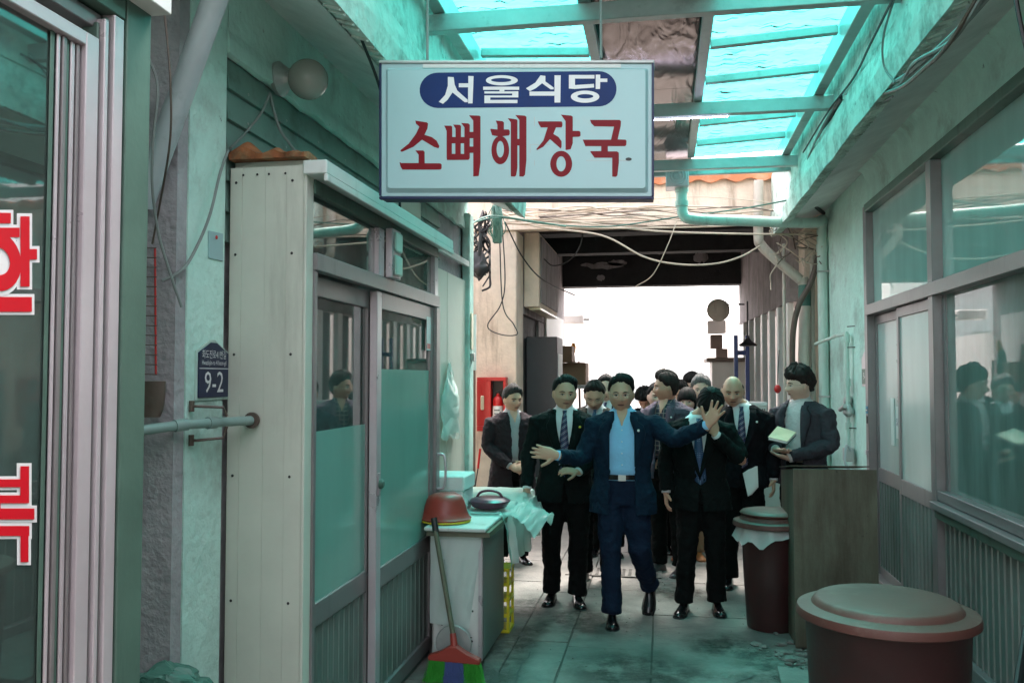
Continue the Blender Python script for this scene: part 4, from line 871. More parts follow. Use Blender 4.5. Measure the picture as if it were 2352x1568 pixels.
st2 = thing('iron_bar', 'short dark iron bar leaning against the ribbed panel behind the maroon tub', 'bar', (1.4, 3.7, 0)); MB().tube([(1.22, 3.6, .02), (1.58, 4.25, .55)], .018, 8).build('bar', 'black_rubber', st2)
# rubble at the foot of the box
rb_ = MB()
for i in range(70):
    x = .76 + random.gauss(0, .10); y = 5.45 + random.gauss(0, .18); s = random.uniform(.008, .04)
    if x > .79 and y > 5.58: continue
    rb_.ell((x, y, s * .2), (s, s * random.uniform(.5, 1), s * .4), 6, 4)
for v in rb_.v: v += Vector(noise.noise_vector(v * 60)) * .008
rbo = rb_.build('rubble', 'rubble', None, kind='stuff'); rbo['label'] = 'small broken concrete rubble at the foot of the metal box'; rbo['category'] = 'rubble'
lt = MB()
for i in range(90):
    x, y = random.uniform(-1.1, .8), random.uniform(4.3, 7.5); s = random.uniform(.003, .010); lt.ell((x, y, .003), (s, s * .6, .003), 5, 3)
lo = lt.build('floor_grit', 'rubble', None, kind='stuff'); lo['label'] = 'scattered grit and litter crumbs on the alley floor'; lo['category'] = 'grit'
bs = thing('broken_slab', 'cracked concrete plate lying flush by the big maroon tub', 'slab', (.8, 4.6, 0))
for q in ([(.55, 4.25), (.88, 4.2), (.95, 5.1), (.62, 5.2), (.60, 4.8)], [(.96, 4.25), (1.5, 4.3), (1.5, 5.1), (1.02, 5.2)]):
    MB().prism(q, lambda u, v, d: Vector((u, v, .004 + d)), .022).build('plate', 'concrete_floor', bs, bevel=.004)

# ---- right wall: pipes, valve set, plaques
pp = pipe('drain_pipe', 'mint painted downpipe crossing under the beige beam from a square hopper', [pY(1566, 425, 8.3), pY(1566, 470, 8.3), pY(1572, 496, 8.3), pY(1600, 504, 8.32), pY(1700, 507, 8.5), pY(1860, 512, 9.2), Vector((RX - .06, 9.45, 3.30)), Vector((RX - .06, 9.5, 3.22)), Vector((RX - .06, 9.5, 3.0)), Vector((RX - .06, 9.5, .02))], .052, 'pvc_mint', k=7)
for y_ in (430, 462): p = pY(1566, y_, 8.3); MB().tube([p, p + Vector((0, 0, -.05))], .064, 18).build('coupling', 'pvc_mint', pp, smooth=True)
MB().tube([(RX - .06, 9.5, 3.05), (RX - .06, 9.5, 2.97)], .06, 18).build('coupling', 'pvc_mint', pp)
B('wall_strap', 'steel_tube', pp, RX - .125, RX - .002, 9.44, 9.45, 1.45, 1.47); B('wall_strap', 'steel_tube', pp, RX - .125, RX - .002, 9.44, 9.45, 2.75, 2.77)
hop = thing('roof_hopper', 'square glossy metal hopper with round rings under the canopy end', 'hopper', tuple(pY(1556, 405, 8.2)))
a, b = pY(1529, 382, 8.22), pY(1582, 428, 8.22); B('box', 'bright_alu', hop, a.x, b.x, 8.20, 8.42, b.z, a.z, bevel=.006)
for r in (.075, .05, .025): MB().lathe([(r, 0), (r + .006, -.006), (r + .012, 0)], ((a.x + b.x) / 2, 8.199, (a.z + b.z) / 2), 24, cap=False, ax='Y').build('ring', 'bright_alu', hop)
gm = thing('gas_meter', 'small grey gas valve with regulator on mint pipes on the right wall', 'gas valve', (RX - .05, 8.5, 1.5))
yg = pX(1945, 760, RX - .05).y
MB().tube(crom([(RX - .05, yg, .95), (RX - .05, yg, 1.5), (RX - .05, yg, 2.02)], 2), .018, 12).build('riser', 'pvc_mint', gm, smooth=True)
MB().tube([(RX - .05, yg, 2.03), (RX - .05, yg - .0, 2.06), (RX - .09, yg + .3, 2.05), (RX - .16, yg + 1.0, 2.0)], .017, 12).build('branch', 'pvc_mint', gm, smooth=True)
for z in (1.98, 1.58, 1.18): MB().tube([(RX - .05, yg, z), (RX - .05, yg, z + .07)], .027, 12).build('coupling', 'pvc_mint', gm, smooth=True)
MB().lathe([(.03, 0), (.055, .02), (.055, .05), (.03, .07)], (RX - .075, yg + .05, 1.44), 16, ax='X').build('regulator', 'steel_tube', gm, smooth=True)
MB().lathe([(.02, 0), (.05, .03), (.05, .06), (.02, .11)], (RX - .05, yg - .02, 1.30), 16).build('regulator', 'steel_tube', gm, smooth=True); MB().tube([(RX - .10, yg + .1, 1.36), (RX - .10, yg - .12, 1.40)], .02, 10).build('valve', 'steel_tube', gm, smooth=True)
MB().tube(crom([(RX - .05, yg - .1, 1.0), (RX - .10, yg - .16, 1.05), (RX - .12, yg - .2, .9), (RX - .06, yg - .22, .8)], 5), .012).build('hose', 'pvc_grey', gm, smooth=True)
B('valve_block', 'steel_tube', gm, RX - .10, RX - .02, yg - .10, yg + .02, .90, 1.02, bevel=.008)
for z in (1.93, 2.12, 1.20): MB().tube([(RX, yg - .1, z), (RX - .05, yg - .02, z)], .005, 5).build('bracket', 'black_paint', gm)
hp2 = thing('door_plaque', 'small metal house plaque beside the right window front', 'sign', (RX, 7.8, 1.7)); qa, qb = pX(1982, 887, RX), pX(1996, 806, RX); pent(qb.y, qa.y, qa.z, qb.z - .06, qb.z, RX - .008, 'bright_alu', hp2, 'plaque')
B('number_field', 'green_alu', hp2, RX - .0105, RX - .0082, qb.y + .015, qa.y - .015, qa.z + .02, qa.z + .15); textpart('9-1', 'decal_white', hp2, (RX - .0112, (qa.y + qb.y) / 2, qa.z + .085), (0, -1, 0), (0, 0, 1), .09, sx=.9)
# left wall small things
wl = thing('wall_plaque', 'narrow pale plaque on the far edge post of the left wall', 'plaque', (LX + .05, 7.5, 1.9)); B('plaque', 'ivory', wl, LX + .051, LX + .062, 7.44, 7.52, 1.90, 2.22, bevel=.004); B('switch', 'steel_tube', wl, LX + .051, LX + .08, 7.45, 7.52, 1.80, 1.87, bevel=.004)
bb = thing('blue_board', 'pale blue enamel board on the corner before the fire box', 'board', (-1.9, 8.6, 2)); q0, q1 = pY(1078, 722, 8.6), pY(1093, 850, 8.6); B('board', 'sign_white', bb, q0.x, q1.x, 8.6, 8.62, q1.z, q0.z)
pl_ = thing('plastic_bag', 'torn clear plastic bag hanging from a nail on the left wall', 'bag', (LX, 6.5, 1.5)); mb = MB(); rg = []
for j in range(16):
    t = j / 15; r = .03 + .17 * math.sin(min(1, t * 1.3) * PI / 2) ; rg.append([Vector((LX + .03 + abs(r * .30 * math.sin(a)) , 6.75 + r * math.cos(a) * (1.2), 1.75 - .55 * t - .04 * math.sin(a * 3))) + noise.noise_vector(Vector((a, t * 6, 2))) * .03 for a in [2 * PI * k / 24 for k in range(24)]])
mb.loft(rg, cap=False); mb.build('film', 'plastic_film', pl_, smooth=True)

# ---- at the passage: fire cabinet, pipes, cable nest
fc = thing('fire_cabinet', 'red fire extinguisher cabinet on the beige pillar behind the man in dark coat', 'cabinet', (-1.9, 9.75, 1.4))
a, b = pY(1097, 866, 9.7), pY(1163, 990, 9.7)
x0, x1, z0, z1 = a.x, b.x, b.z, a.z
B('back', 'fire_red', fc, x0, x1, 9.78, 9.80, z0, z1); 
for q in ((x0, x1, z1 - .04, z1), (x0, x1, z0, z0 + .06), (x0, x0 + .16, z0 + .061, z1 - .041), (x1 - .03, x1, z0 + .061, z1 - .041)): B('front_frame', 'fire_red', fc, q[0], q[1], 9.66, 9.779, q[2], q[3], bevel=.003)
B('handle', 'ivory', fc, x0 + .045, x0 + .085, 9.645, 9.659, z0 + .24, z0 + .40, bevel=.008); B('inside', 'black_paint', fc, x0 + .161, x1 - .031, 9.775, 9.779, z0 + .061, z1 - .041)
fe = thing('fire_extinguisher', 'red fire extinguisher with white label standing in the cabinet', 'extinguisher', (x0 + .225, 9.72, z0 + .07)); cx_ = x0 + .232
MB().lathe([(.055, 0), (.058, .01), (.058, .27), (.05, .31), (.02, .335), (.018, .36)], (cx_, 9.72, z0 + .065), 24).build('cylinder', 'fire_red', fe, smooth=True)
MB().lathe([(.0588, .10), (.0588, .22)], (cx_, 9.72, z0 + .065), 24, cap=False).build('label', 'paper', fe, smooth=True); [B('print_mark', 'black_paint', fe, cx_ - .03 + .022 * (k % 3), cx_ - .014 + .022 * (k % 3), 9.6600, 9.6608, z0 + .19 + .04 * (k // 3), z0 + .205 + .04 * (k // 3)) for k in range(6)]; MB().tube([(cx_ - .03, 9.70, z0 + .44), (cx_ + .04, 9.68, z0 + .46)], .008).build('lever', 'black_rubber', fe)
# red handled stick and brown plank by the pillar
rs_ = thing('red_handled_stick', 'thin stick with red handle leaning on the pillar below the fire cabinet', 'stick', (-2, 9.3, 0)); a, b = pY(1103, 1030, 9.3), pY(1086, 1180, 9.3); MB().tube([a, a.lerp(b, .3)], .012).build('grip', 'fire_red', rs_); MB().tube([a.lerp(b, .3), Vector((b.x - .03, 9.2, .0))], .007).build('shaft', 'black_rubber', rs_)
dpk = thing('dark_plank', 'narrow dark plank standing in the gap before the beige pillar', 'plank', (-2.1, 9.4, 0)); a = pY(1085, 850, 9.4); B('plank', 'brown_metal', dpk, a.x - .035, a.x + .03, 9.40, 9.43, 0, a.z)
# pipes right
pipe('drain_pipe', 'beige downpipe dropping before the beam then slanting right to the column', [pY(1742, 415, 9.6), pY(1742, 540, 9.6), pY(1748, 562, 9.62), pY(1775, 590, 9.64), pY(1838, 642, 9.66)], .052, 'pvc_beige', k=5)
pc = pipe('drain_pipe', 'thick dirty beige drain column with a green band at the right of the passage', [pY(1842, 640, 9.68), pY(1848, 665, 9.68), pY(1848, 760, 9.68), pY(1846, 900, 9.68), Vector((pY(1846, 900, 9.68).x, 9.68, 0))], .062, 'pvc_beige', k=4)
a, b = pY(1848, 655, 9.68), pY(1848, 703, 9.68); MB().tube([a, b], .066, 20).build('green_band', 'sign_band' if 'sign_band' in MT else 'cable_green', pc, smooth=True)
pipe('riser_pipe', 'thin beige riser pipe beside the mint building corner', [pY(1885, 590, 9.72), pY(1868, 592, 9.72), pY(1866, 602, 9.72), pY(1866, 760, 9.72), Vector((pY(1866, 760, 9.72).x, 9.72, 0))], .028, 'pvc_beige', k=4)
pipe('thin_conduit', 'thin pale conduit rising left of the dirty drain column', [pY(1800, 560, 9.75), pY(1802, 800, 9.75), Vector((pY(1802, 800, 9.75).x, 9.75, 0))], .018, 'pvc_beige', k=3)
pipe('insulated_hose', 'thick black taped hose winding down in front of the drain column', [pY(1880, 590, 9.55), pY(1862, 650, 9.55), pY(1835, 700, 9.55), pY(1822, 760, 9.58), pY(1820, 840, 9.6), pY(1822, 900, 9.6), pY(1826, 1000, 9.6)], .030, 'brown_metal', k=6, cat='hose')
# ---- cables
ncab = 0
def cable(label, pts, r, m, k=8, group=None):
    o = MB().tube(crom(pts, k), r, 6).build('cable', m, None, smooth=True); o['label'] = label; o['category'] = 'cable'
    if group: o['group'] = group
    return o
Q = lambda *a: [pY(x, y, Y) for x, y, Y in a]
cable('long beige cable sagging deepest across the passage mouth', Q((1150, 488, 9.4), (1230, 520, 9.4), (1380, 540, 9.35), (1480, 590, 9.35), (1560, 607, 9.35), (1640, 606, 9.35), (1700, 590, 9.4), (1745, 565, 9.5)), .011, 'cable_beige')
cable('beige cable stretched nearly straight under the beige beam to the right', Q((1150, 500, 9.4), (1300, 508, 9.4), (1500, 530, 9.35), (1700, 537, 9.4), (1880, 538, 9.5)), .011, 'cable_beige')
cable('dark green cable running level from the junction bundle to the right', Q((960, 530, 6.9), (1010, 538, 7.2), (1085, 512, 7.9), (1150, 500, 8.2), (1260, 515, 8.6), (1400, 520, 8.8), (1560, 498, 8.8), (1700, 480, 8.6), (1820, 458, 8.4)), .008, 'cable_green')
cable('thin black cable looping low in front of the beige pillar', Q((1152, 495, 9.3), (1160, 640, 9.3), (1150, 700, 9.3), (1120, 748, 9.3), (1150, 768, 9.3), (1187, 768, 9.3), (1180, 745, 9.3), (1155, 700, 9.3), (1148, 560, 9.3), (1145, 500, 9.3)), .007, 'black_rubber')
cable('black cable crossing diagonally from the junction into the passage', Q((1160, 510, 9.3), (1200, 590, 9.6), (1250, 645, 10.2), (1320, 678, 11.5)), .008, 'black_rubber')
cable('green cable draped over the porch roof toward the junction', Q((1075, 520, 7.6), (1110, 500, 7.9), (1150, 497, 8.2), (1300, 520, 8.3)), .008, 'cable_green')
cable('black cable hanging from the eave down behind the hanging sign', Q((790, -20, 3.2), (830, 90, 3.45), (870, 195, 3.7), (905, 330, 4.0), (918, 460, 4.2), (915, 495, 4.3)), .007, 'black_rubber')
cable('grey cable hanging from the globe lamp down to the porch roof', Q((620, 215, 3.5), (640, 290, 3.5), (665, 330, 3.5), (690, 360, 3.4)), .006, 'cable_grey')
cable('grey wire from the globe lamp across the siding to the foam', Q((620, 215, 3.48), (600, 260, 3.42), (560, 310, 3.35), (530, 340, 3.22)), .005, 'cable_grey')
cable('grey cable drooping across the mint strip from the foam to the end wall', Q((524, 345, 3.1), (505, 400, 3.04), (480, 500, 2.98), (440, 590, 2.90), (410, 625, 2.84), (372, 645, 2.80)), .006, 'cable_grey')
cable('green wire curving down the gap in front of the grey end wall', Q((340, 130, 2.6), (362, 200, 2.6), (352, 320, 2.62), (350, 430, 2.65), (365, 540, 2.7), (395, 640, 2.75), (417, 705, 2.78)), .0045, 'cable_grey')
cable('brown wire hanging straight in the gap beside the thick grey pipe', Q((372, -20, 2.5), (384, 90, 2.5), (392, 200, 2.5), (390, 330, 2.55), (365, 480, 2.7), (350, 560, 2.75)), .0035, 'brown_metal')
cable('thick grey cable bundle running under the right eave toward the corner', Q((2290, -30, 3.2), (2200, 70, 3.6), (2110, 150, 4.1), (2050, 190, 4.7), (1960, 212, 5.6), (1935, 222, 6.0)), .012, 'cable_grey')
cable('grey cable twisting along the right eave bundle', Q((2270, -30, 3.2), (2190, 90, 3.6), (2100, 145, 4.1), (2055, 200, 4.7), (1970, 205, 5.6), (1930, 205, 6.0)), .009, 'cable_grey')
cable('pale thin cable climbing from the right eave bundle to the slab top', Q((2055, 190, 4.6), (2030, 150, 4.7), (2030, 80, 4.6), (2060, -20, 4.4)), .006, 'cable_grey')
cable('dark grey cable sagging beneath the right eave bundle', Q((2260, -30, 3.25), (2180, 100, 3.6), (2120, 160, 4.0), (2060, 205, 4.6), (1980, 225, 5.4), (1938, 230, 5.9)), .010, 'brown_metal')
cable('pale cable loop hanging off the right eave bundle near the corner', Q((1945, 240, 5.8), (1960, 262, 5.7), (1990, 255, 5.5), (2020, 240, 5.2), (2050, 222, 4.8)), .007, 'cable_grey')
cable('black cable descending beside the roof beam end on the right', Q((2060, -20, 4.3), (2000, 100, 4.9), (1960, 180, 5.5), (1900, 260, 6.3), (1845, 350, 7.2)), .007, 'black_rubber')
cable('black cable hanging down at the upper right corner by the shop front', Q((2330, -20, 3.3), (2345, 60, 3.3), (2360, 120, 3.3)), .008, 'black_rubber')
cable('dark cable running along the right fascia down to the corner nest', Q((1935, 225, 5.9), (1900, 280, 6.4), (1868, 350, 7.2), (1850, 400, 7.8), (1848, 430, 8.3), (1870, 470, 8.9), (1892, 490, 9.4)), .020, 'black_rubber')
cable('grey cable running beside the dark cable along the right fascia', Q((1935, 215, 5.9), (1890, 290, 6.4), (1858, 360, 7.2), (1845, 410, 7.8), (1835, 450, 8.3), (1780, 530, 9.3)), .008, 'cable_grey')
cable('thin dark wire dropping diagonally across the passage mouth', Q((1555, 505, 9.3), (1535, 560, 9.3), (1500, 630, 9.4), (1460, 658, 9.6)), .006, 'cable_beige')
cable('dark wire curving down inside the passage under the beam', Q((1340, 530, 10), (1330, 570, 10), (1305, 600, 10.1), (1270, 610, 10.3), (1250, 595, 10.4)), .008, 'black_rubber')
random.seed(11)
for i in range(16):   # loose strands hung along the front beam
    xa, xb = random.uniform(1090, 1240), random.uniform(1480, 1880); ya, yb = random.uniform(480, 512), random.uniform(470, 525); sag = random.uniform(-28, 18)
    P = [(xa + (xb - xa) * t, ya + (yb - ya) * t + sag * math.sin(t * PI) + random.uniform(-5, 5), 9.45 + random.uniform(-.1, .1)) for t in (0, .2, .4, .6, .8, 1)]
    mm_ = random.choice(('cable_beige', 'cable_beige', 'brown_metal')); cable('one of several loose %s telephone cables strung along the beige front beam' % ('dark brown' if mm_[0] == 'b' else 'beige'), Q(*P), random.choice((.005, .007, .009)), mm_, group='loose cables strung along the beige beam')
for i in range(12):   # tangle in the right corner
    x, y = 1800 + random.uniform(-30, 60), 530 + random.uniform(-10, 40); P = []
    for j in range(7): P.append((x, y, 9.5 + random.uniform(-.1, .1))); x += random.uniform(-38, 38); y += random.uniform(-12, 28); x = min(1888, max(1770, x))
    mm_ = random.choice(('cable_beige', 'cable_beige', 'brown_metal')); cable('one of the tangled %s wires nested in the right corner of the passage' % ('brown' if mm_[0] == 'b' else 'pale'), Q(*P), .006, mm_, group='tangled wires in the right corner')
for i in range(15):    # tangle at the left corner of the passage
    x, y = 1085 + random.uniform(0, 40), 480 + random.uniform(0, 30); P = []
    for j in range(8): P.append((x, y, 9.2 + random.uniform(-.1, .1))); x += random.uniform(-22, 22); y += random.uniform(5, 32); x = min(1125, max(1080, x))
    cable('one of the looped black wires hanging at the left corner of the passage', Q(*P), random.choice((.008, .012)), 'black_rubber', group='looped black wires at the left corner')
jb = thing('cable_junction', 'green wrapped junction of phone wires hanging before the beige pillar', 'junction box', tuple(pY(1140, 520, 8.4))); a, b = pY(1132, 472, 8.4), pY(1152, 558, 8.4)
B('terminal_block', 'cable_green', jb, a.x, b.x, 8.38, 8.44, b.z, a.z, bevel=.01)
for i in range(14):
    x = 1140 + random.uniform(-9, 9); cbx = Q((x, 470, 8.38), (x + random.uniform(-14, 14), 500, 8.33), (x + random.uniform(-16, 16), 530, 8.35), (1140 + random.uniform(-8, 8), 556, 8.37)); MB().tube(crom(cbx, 4), .005, 5).build('wire', 'cable_green', jb)
bgk = thing('taped_bundle', 'black plastic wrapped cable splice hanging at the left of the passage', 'cable splice', tuple(pY(1098, 610, 9.1))); mb = MB(); c = pY(1100, 612, 9.1)
mb.ell(c, (.10, .07, .14), 20, 14); 
for v in mb.v: v += Vector(noise.noise_vector(v * 12)) * .05
mb.build('wrap', 'black_rubber', bgk, smooth=True); MB().tube([c + Vector((0, 0, .10)), c + Vector((.02, 0, .35))], .02).build('lead', 'black_rubber', bgk)
# ---- inside the passage, left
lb2 = thing('shop_lightbox', 'grimy unlit lightbox sign hung along the left passage wall', 'sign', (-1.55, 10.8, 2.5))
B('casing', 'beige_plaster', lb2, -1.655, -1.47, 10.32, 12.1, 2.50, 3.40, bevel=.01); B('face', 'grey_render', lb2, -1.469, -1.455, 10.42, 12.08, 2.56, 3.36); B('bottom_trim', 'ivory', lb2, -1.60, -1.46, 10.36, 12.08, 2.47, 2.499, bevel=.004)
wh = thing('white_sheet_panel', 'bright white sheet hung on the left passage wall beyond the lightbox', 'panel', (-1.6, 13.2, 1.9)); B('sheet', 'paper', wh, -1.655, -1.63, 12.2, 14.3, 1.55, 2.6)
gd = thing('grey_locker', 'tall dark grey locker standing at the left passage wall', 'locker', (-1.5, 10.8, 0)); a, b = pY(1212, 775, 10.6), pY(1250, 775, 10.6); B('body', 'locker_grey', gd, -1.69, -1.30, 10.7, 11.3, 0, 2.16, bevel=.01); B('poster', 'paper', gd, -1.299, -1.292, 10.78, 11.2, .9, 1.95)
cbx = thing('cardboard_box', 'brown cardboard box stacked behind the man with the striped tie', 'box', (-1.4, 12.4, 1.3)); B('carton', 'cardboard', cbx, -1.62, -1.08, 12.2, 12.7, 1.55, 1.86, bevel=.006); B('flap', 'cardboard', cbx, -1.6, -1.1, 12.05, 12.199, 1.862, 1.868)
tag(B('cardboard_box', 'cardboard', None, -1.62, -1.28, 12.25, 12.65, 1.875, 2.10, bevel=.006), 'smaller brown carton sitting on top of the cardboard box stack', 'box')
rk = thing('storage_rack', 'open rack carrying the cartons at the left passage wall', 'rack', (-1.4, 12.4, 0))
B('shelf', 'steel_tube', rk, -1.65, -1.05, 12.15, 12.75, 1.50, 1.545)
for x in (-1.65, -1.08):
    for y in (12.15, 12.72): B('leg', 'steel_tube', rk, x, x + .03, y, y + .03, 0, 1.499)
wc = thing('wall_cooler', 'pale boxy air conditioner mounted outside beyond the left passage end', 'air conditioner', (-1.6, 15.6, 2.6)); a, b = pY(1302, 722, 15.5), pY(1340, 742, 15.5); B('unit', 'office_white', wc, a.x - .15, b.x, 15.5, 15.9, b.z, a.z, bevel=.02); B('bracket', 'steel_tube', wc, b.x + .001, b.x + .10, 15.6, 15.64, b.z + .05, b.z + .09)
ls_ = thing('left_side_building', 'pale building side running on beyond the passage on the left', 'building', (-3, 20, 0)); B('wall', 'office_white', ls_, -3.2, -1.9, 14.72, 24, -.03, 2.4); B('wall', 'office_white', ls_, -3.2, -2.4, 24.01, 40, -.03, 5)
rs2 = thing('right_side_building', 'pale building side running on beyond the passage on the right', 'building', (3, 20, 0)); B('wall', 'office_white', rs2, 1.55, 3.2, 14.72, 22, -.03, 2.8)
fsh = thing('folded_parasol', 'dark folded parasol with green and orange cloth leaning beyond the cartons', 'parasol', (-1.3, 13.8, 0)); a = pY(1335, 830, 13.8); MB().tube([(a.x, 13.8, 0), (a.x - .04, 13.8, a.z)], .018).build('pole', 'brown_metal', fsh)
mb = MB(); mb.loft([[Vector((a.x - .16 + r * math.cos(k), 13.8 + r * math.sin(k), z)) for k in [2 * PI * q / 10 for q in range(10)]] for r, z in ((.02, 2.10), (.06, 2.0), (.08, 1.8), (.05, 1.6))]); mb.build('cloth', 'cable_green', fsh, smooth=True); mb = MB(); mb.loft([[Vector((a.x - .12 + r * math.cos(k), 13.77 + r * math.sin(k), z)) for k in [2 * PI * q / 10 for q in range(10)]] for r, z in ((.02, 2.2), (.04, 2.14), (.03, 2.05))]); mb.build('orange_cloth', 'sticker_orange', fsh, smooth=True)
# inside the passage, right
dk = thing('round_lamp', 'round grey lamp dish on a bracket under the right passage wall', 'lamp', tuple(pY(1650, 712, 12.5))); c = pY(1650, 712, 12.5); MB().lathe([(.01, -.05), (.10, -.035), (.155, 0), (.16, .012), (.13, .02), (.01, .03)], c, 30, ax='Y').build('dish', 'pvc_beige', dk, smooth=True); MB().tube([c + Vector((.1, .03, .08)), c + Vector((.36, .05, .08))], .012).build('bracket', 'black_paint', dk)
ks = thing('grey_kiosk', 'narrow grey booth with dark flat roof beyond the right windows', 'booth', (1.0, 13.5, 0)); a, b = pY(1632, 826, 13.4), pY(1712, 826, 13.4); B('body', 'office_white', ks, a.x + .02, b.x, 13.4, 14.2, 0, a.z - .03, bevel=.01); B('roof', 'brown_metal', ks, a.x - .06, b.x + .02, 13.3, 14.3, a.z - .029, a.z + .03, bevel=.01)
bpst = thing('blue_steel_post', 'pair of dark blue steel posts beside the right passage windows', 'post', (1.2, 12, 0))
for x in (1690, 1716): a = pY(x, 770, 11.6); B('post', 'blue_post', bpst, a.x - .025, a.x + .025, 11.58, 11.64, 0, a.z, bevel=.004)
a = pY(1700, 815, 11.6); B('crossbar', 'blue_post', bpst, a.x - .04, a.x + .09, 11.645, 11.68, a.z, a.z + .06)
hl = thing('hanging_lamp', 'small black hooded lamp hanging beside the right passage windows', 'lamp', tuple(pY(1718, 790, 11))); c = pY(1718, 795, 11.0); MB().lathe([(.10, 0), (.11, .02), (.05, .06), (.02, .10)], c, 20).build('shade', 'black_paint', hl, smooth=True); MB().tube([c + Vector((0, 0, .1)), c + Vector((0, 0, .55))], .01).build('stem', 'black_paint', hl)
ac = thing('outdoor_unit', 'cluster of grimy boxes and conduits fixed outside at the right passage end', 'air conditioner', (1.2, 15, 2.4)); 
for q in ((1625, 735, 1668, 765), (1632, 768, 1660, 800), (1645, 800, 1672, 850)): a, b = pY(q[0], q[1], 14.9), pY(q[2], q[3], 14.9); B('unit', random.choice(('brown_metal', 'office_white')), ac, a.x, b.x, 14.9, 15.2, b.z, a.z, bevel=.01)
for nm, q, Y_, lb_ in (('steel_cabinet', (1700, 925, 1762, 1160), 9.6, 'tall pale steel cabinet behind the bald man'), ('steel_cabinet', (1752, 965, 1790, 1200), 9.0, 'nearer pale steel cabinet with an orange notice below the man with notebook')):
    t = thing(nm, lb_, 'cabinet', (pY(q[0], 1000, Y_).x + .1, Y_ + .2, 0)); a, b = pY(q[0], q[1], Y_), pY(q[2], q[1], Y_); B('body', 'office_white', t, a.x, b.x, Y_, Y_ + .4, 0, a.z, bevel=.008); B('top_strip', 'white_metal', t, a.x - .006, b.x + .006, Y_ - .008, Y_ + .41, a.z - .03, a.z + .006, bevel=.003)
    if Y_ == 9.0:
        c = pY(1770, 1012, Y_); s = B('orange_notice', 'sticker_orange', t, c.x - .062, c.x + .075, Y_ - .003, Y_ - .001, c.z - .07, c.z + .07); [B('print_mark', 'fire_red', t, c.x - .04 + .028 * k, c.x - .018 + .028 * k, Y_ - .0045, Y_ - .0035, c.z + .03, c.z + .052) for k in range(4)]; textpart('84-8808', 'black_paint', t, (c.x + .01, Y_ - .0042, c.z - .0), (1, 0, 0), (0, 0, 1), .03); [B('print_mark', 'black_paint', t, c.x - .015 + .02 * k, c.x + .0 + .02 * k, Y_ - .0045, Y_ - .0035, c.z - .05, c.z - .03) for k in range(4)]
        c = pY(1770, 975, Y_); B('white_notice', 'paper', t, c.x - .062, c.x + .075, Y_ - .003, Y_ - .001, c.z - .07, c.z + .03)
    else: [B('print_mark', 'brown_metal', t, b.x - .09 + .018 * k, b.x - .078 + .018 * k, Y_ - .0022, Y_ - .0012, a.z - .08, a.z - .06) for k in range(4)]
rb2 = thing('red_float', 'small red round buoy hanging behind the man with the notebook', 'buoy', tuple(pY(1786, 893, 9.3))); MB().ell(pY(1786, 893, 9.3), (.036, .036, .044), 16, 10).build('ball', 'fire_red', rb2, smooth=True); c = pY(1786, 893, 9.3); MB().tube([c + Vector((0, 0, .05)), c + Vector((.02, .0, .4))], .004).build('cord', 'black_rubber', rb2)
tw = thing('bare_twigs', 'bare tangled twigs sticking out at the right passage end', 'twigs', tuple(pY(1640, 690, 15)))
for i in range(16):
    x, y = 1672, 690 + random.uniform(-10, 30); P = [pY(x, y, 15)]
    for j in range(4): x -= random.uniform(5, 16); y += random.uniform(-11, 7); P.append(pY(x, y, 15 + random.uniform(-.1, .1)))
    MB().tube(P, [.008, .006, .005, .004, .003], 4).build('twig', 'brown_metal', tw)
tb = thing('low_table', 'low green topped table with bags inside the passage at the left', 'table', (-1.4, 9.0, 0)); B('table_top', 'cable_green', tb, -1.60, -.95, 9.9, 10.6, .40, .44, bevel=.004)
for x in (-1.58, -1.0):
    for y in (9.92, 10.55): B('leg', 'brown_metal', tb, x, x + .03, y, y + .03, 0, .399)
mb = MB(); mb.ell((-1.2, 10.2, .56), (.16, .14, .12), 18, 12)
for v in mb.v: v += Vector(noise.noise_vector(v * 9)) * .05
tag(mb.build('plastic_bag', 'plastic_film', None, smooth=True), 'crumpled pale plastic bag sitting on the low green table', 'bag')
# ================================================================== PEOPLE
def smooth(a, b, x):
    t = max(0., min(1., (x - a) / (b - a))) if a != b else float(x > a); return t * t * (3 - 2 * t)
for nm, c in (('skin_warm', (.60, .33, .23)), ('skin_tan', (.56, .30, .205)), ('skin_pale', (.64, .40, .31))):
    mat(nm, c, .5, var=.08, scale=14, bump=.05, bscale=200)
    MT[nm].node_tree.nodes['Principled BSDF'].inputs['Subsurface Weight'].default_value = .03
    MT[nm].node_tree.nodes['Principled BSDF'].inputs['Subsurface Radius'].default_value = (.01, .004, .002)
def cloth(nm, c, bs=9, b=.55, var=.12, rough=.85):
    m = mat(nm, c, rough, var=var, scale=3, bump=b, bscale=bs, spec=.12)
    for q in m.node_tree.nodes:
        if q.type == 'BUMP': q.inputs['Distance'].default_value = .06
    return m
cloth('suit_navy', (.007, .018, .036)); cloth('suit_black', (.005, .008, .008)); cloth('suit_dark', (.006, .006, .008)); cloth('coat_brown', (.028, .020, .024)); cloth('suit_brown', (.045, .036, .030))
cloth('jacket_mauve', (.085, .070, .095)); cloth('jacket_grey', (.050, .046, .056)); cloth('trouser_navy', (.008, .016, .036)); cloth('trouser_black', (.004, .005, .005)); cloth('trouser_tan', (.33, .22, .14))
cloth('shirt_blue', (.26, .52, .78), b=.3); cloth('shirt_white', (.66, .68, .70), b=.2); cloth('shirt_grey', (.38, .38, .40), b=.2); cloth('knit_white', (.60, .55, .55), b=.3, bs=30); cloth('shirt_plaid', (.06, .06, .09), b=.2)
mat('hair_black', (.008, .007, .007), .7, var=.4, scale=60, spec=.2, bump=.15, bscale=140); mat('hair_brown', (.022, .013, .012), .7, var=.4, scale=60, spec=.2, bump=.2, bscale=120)
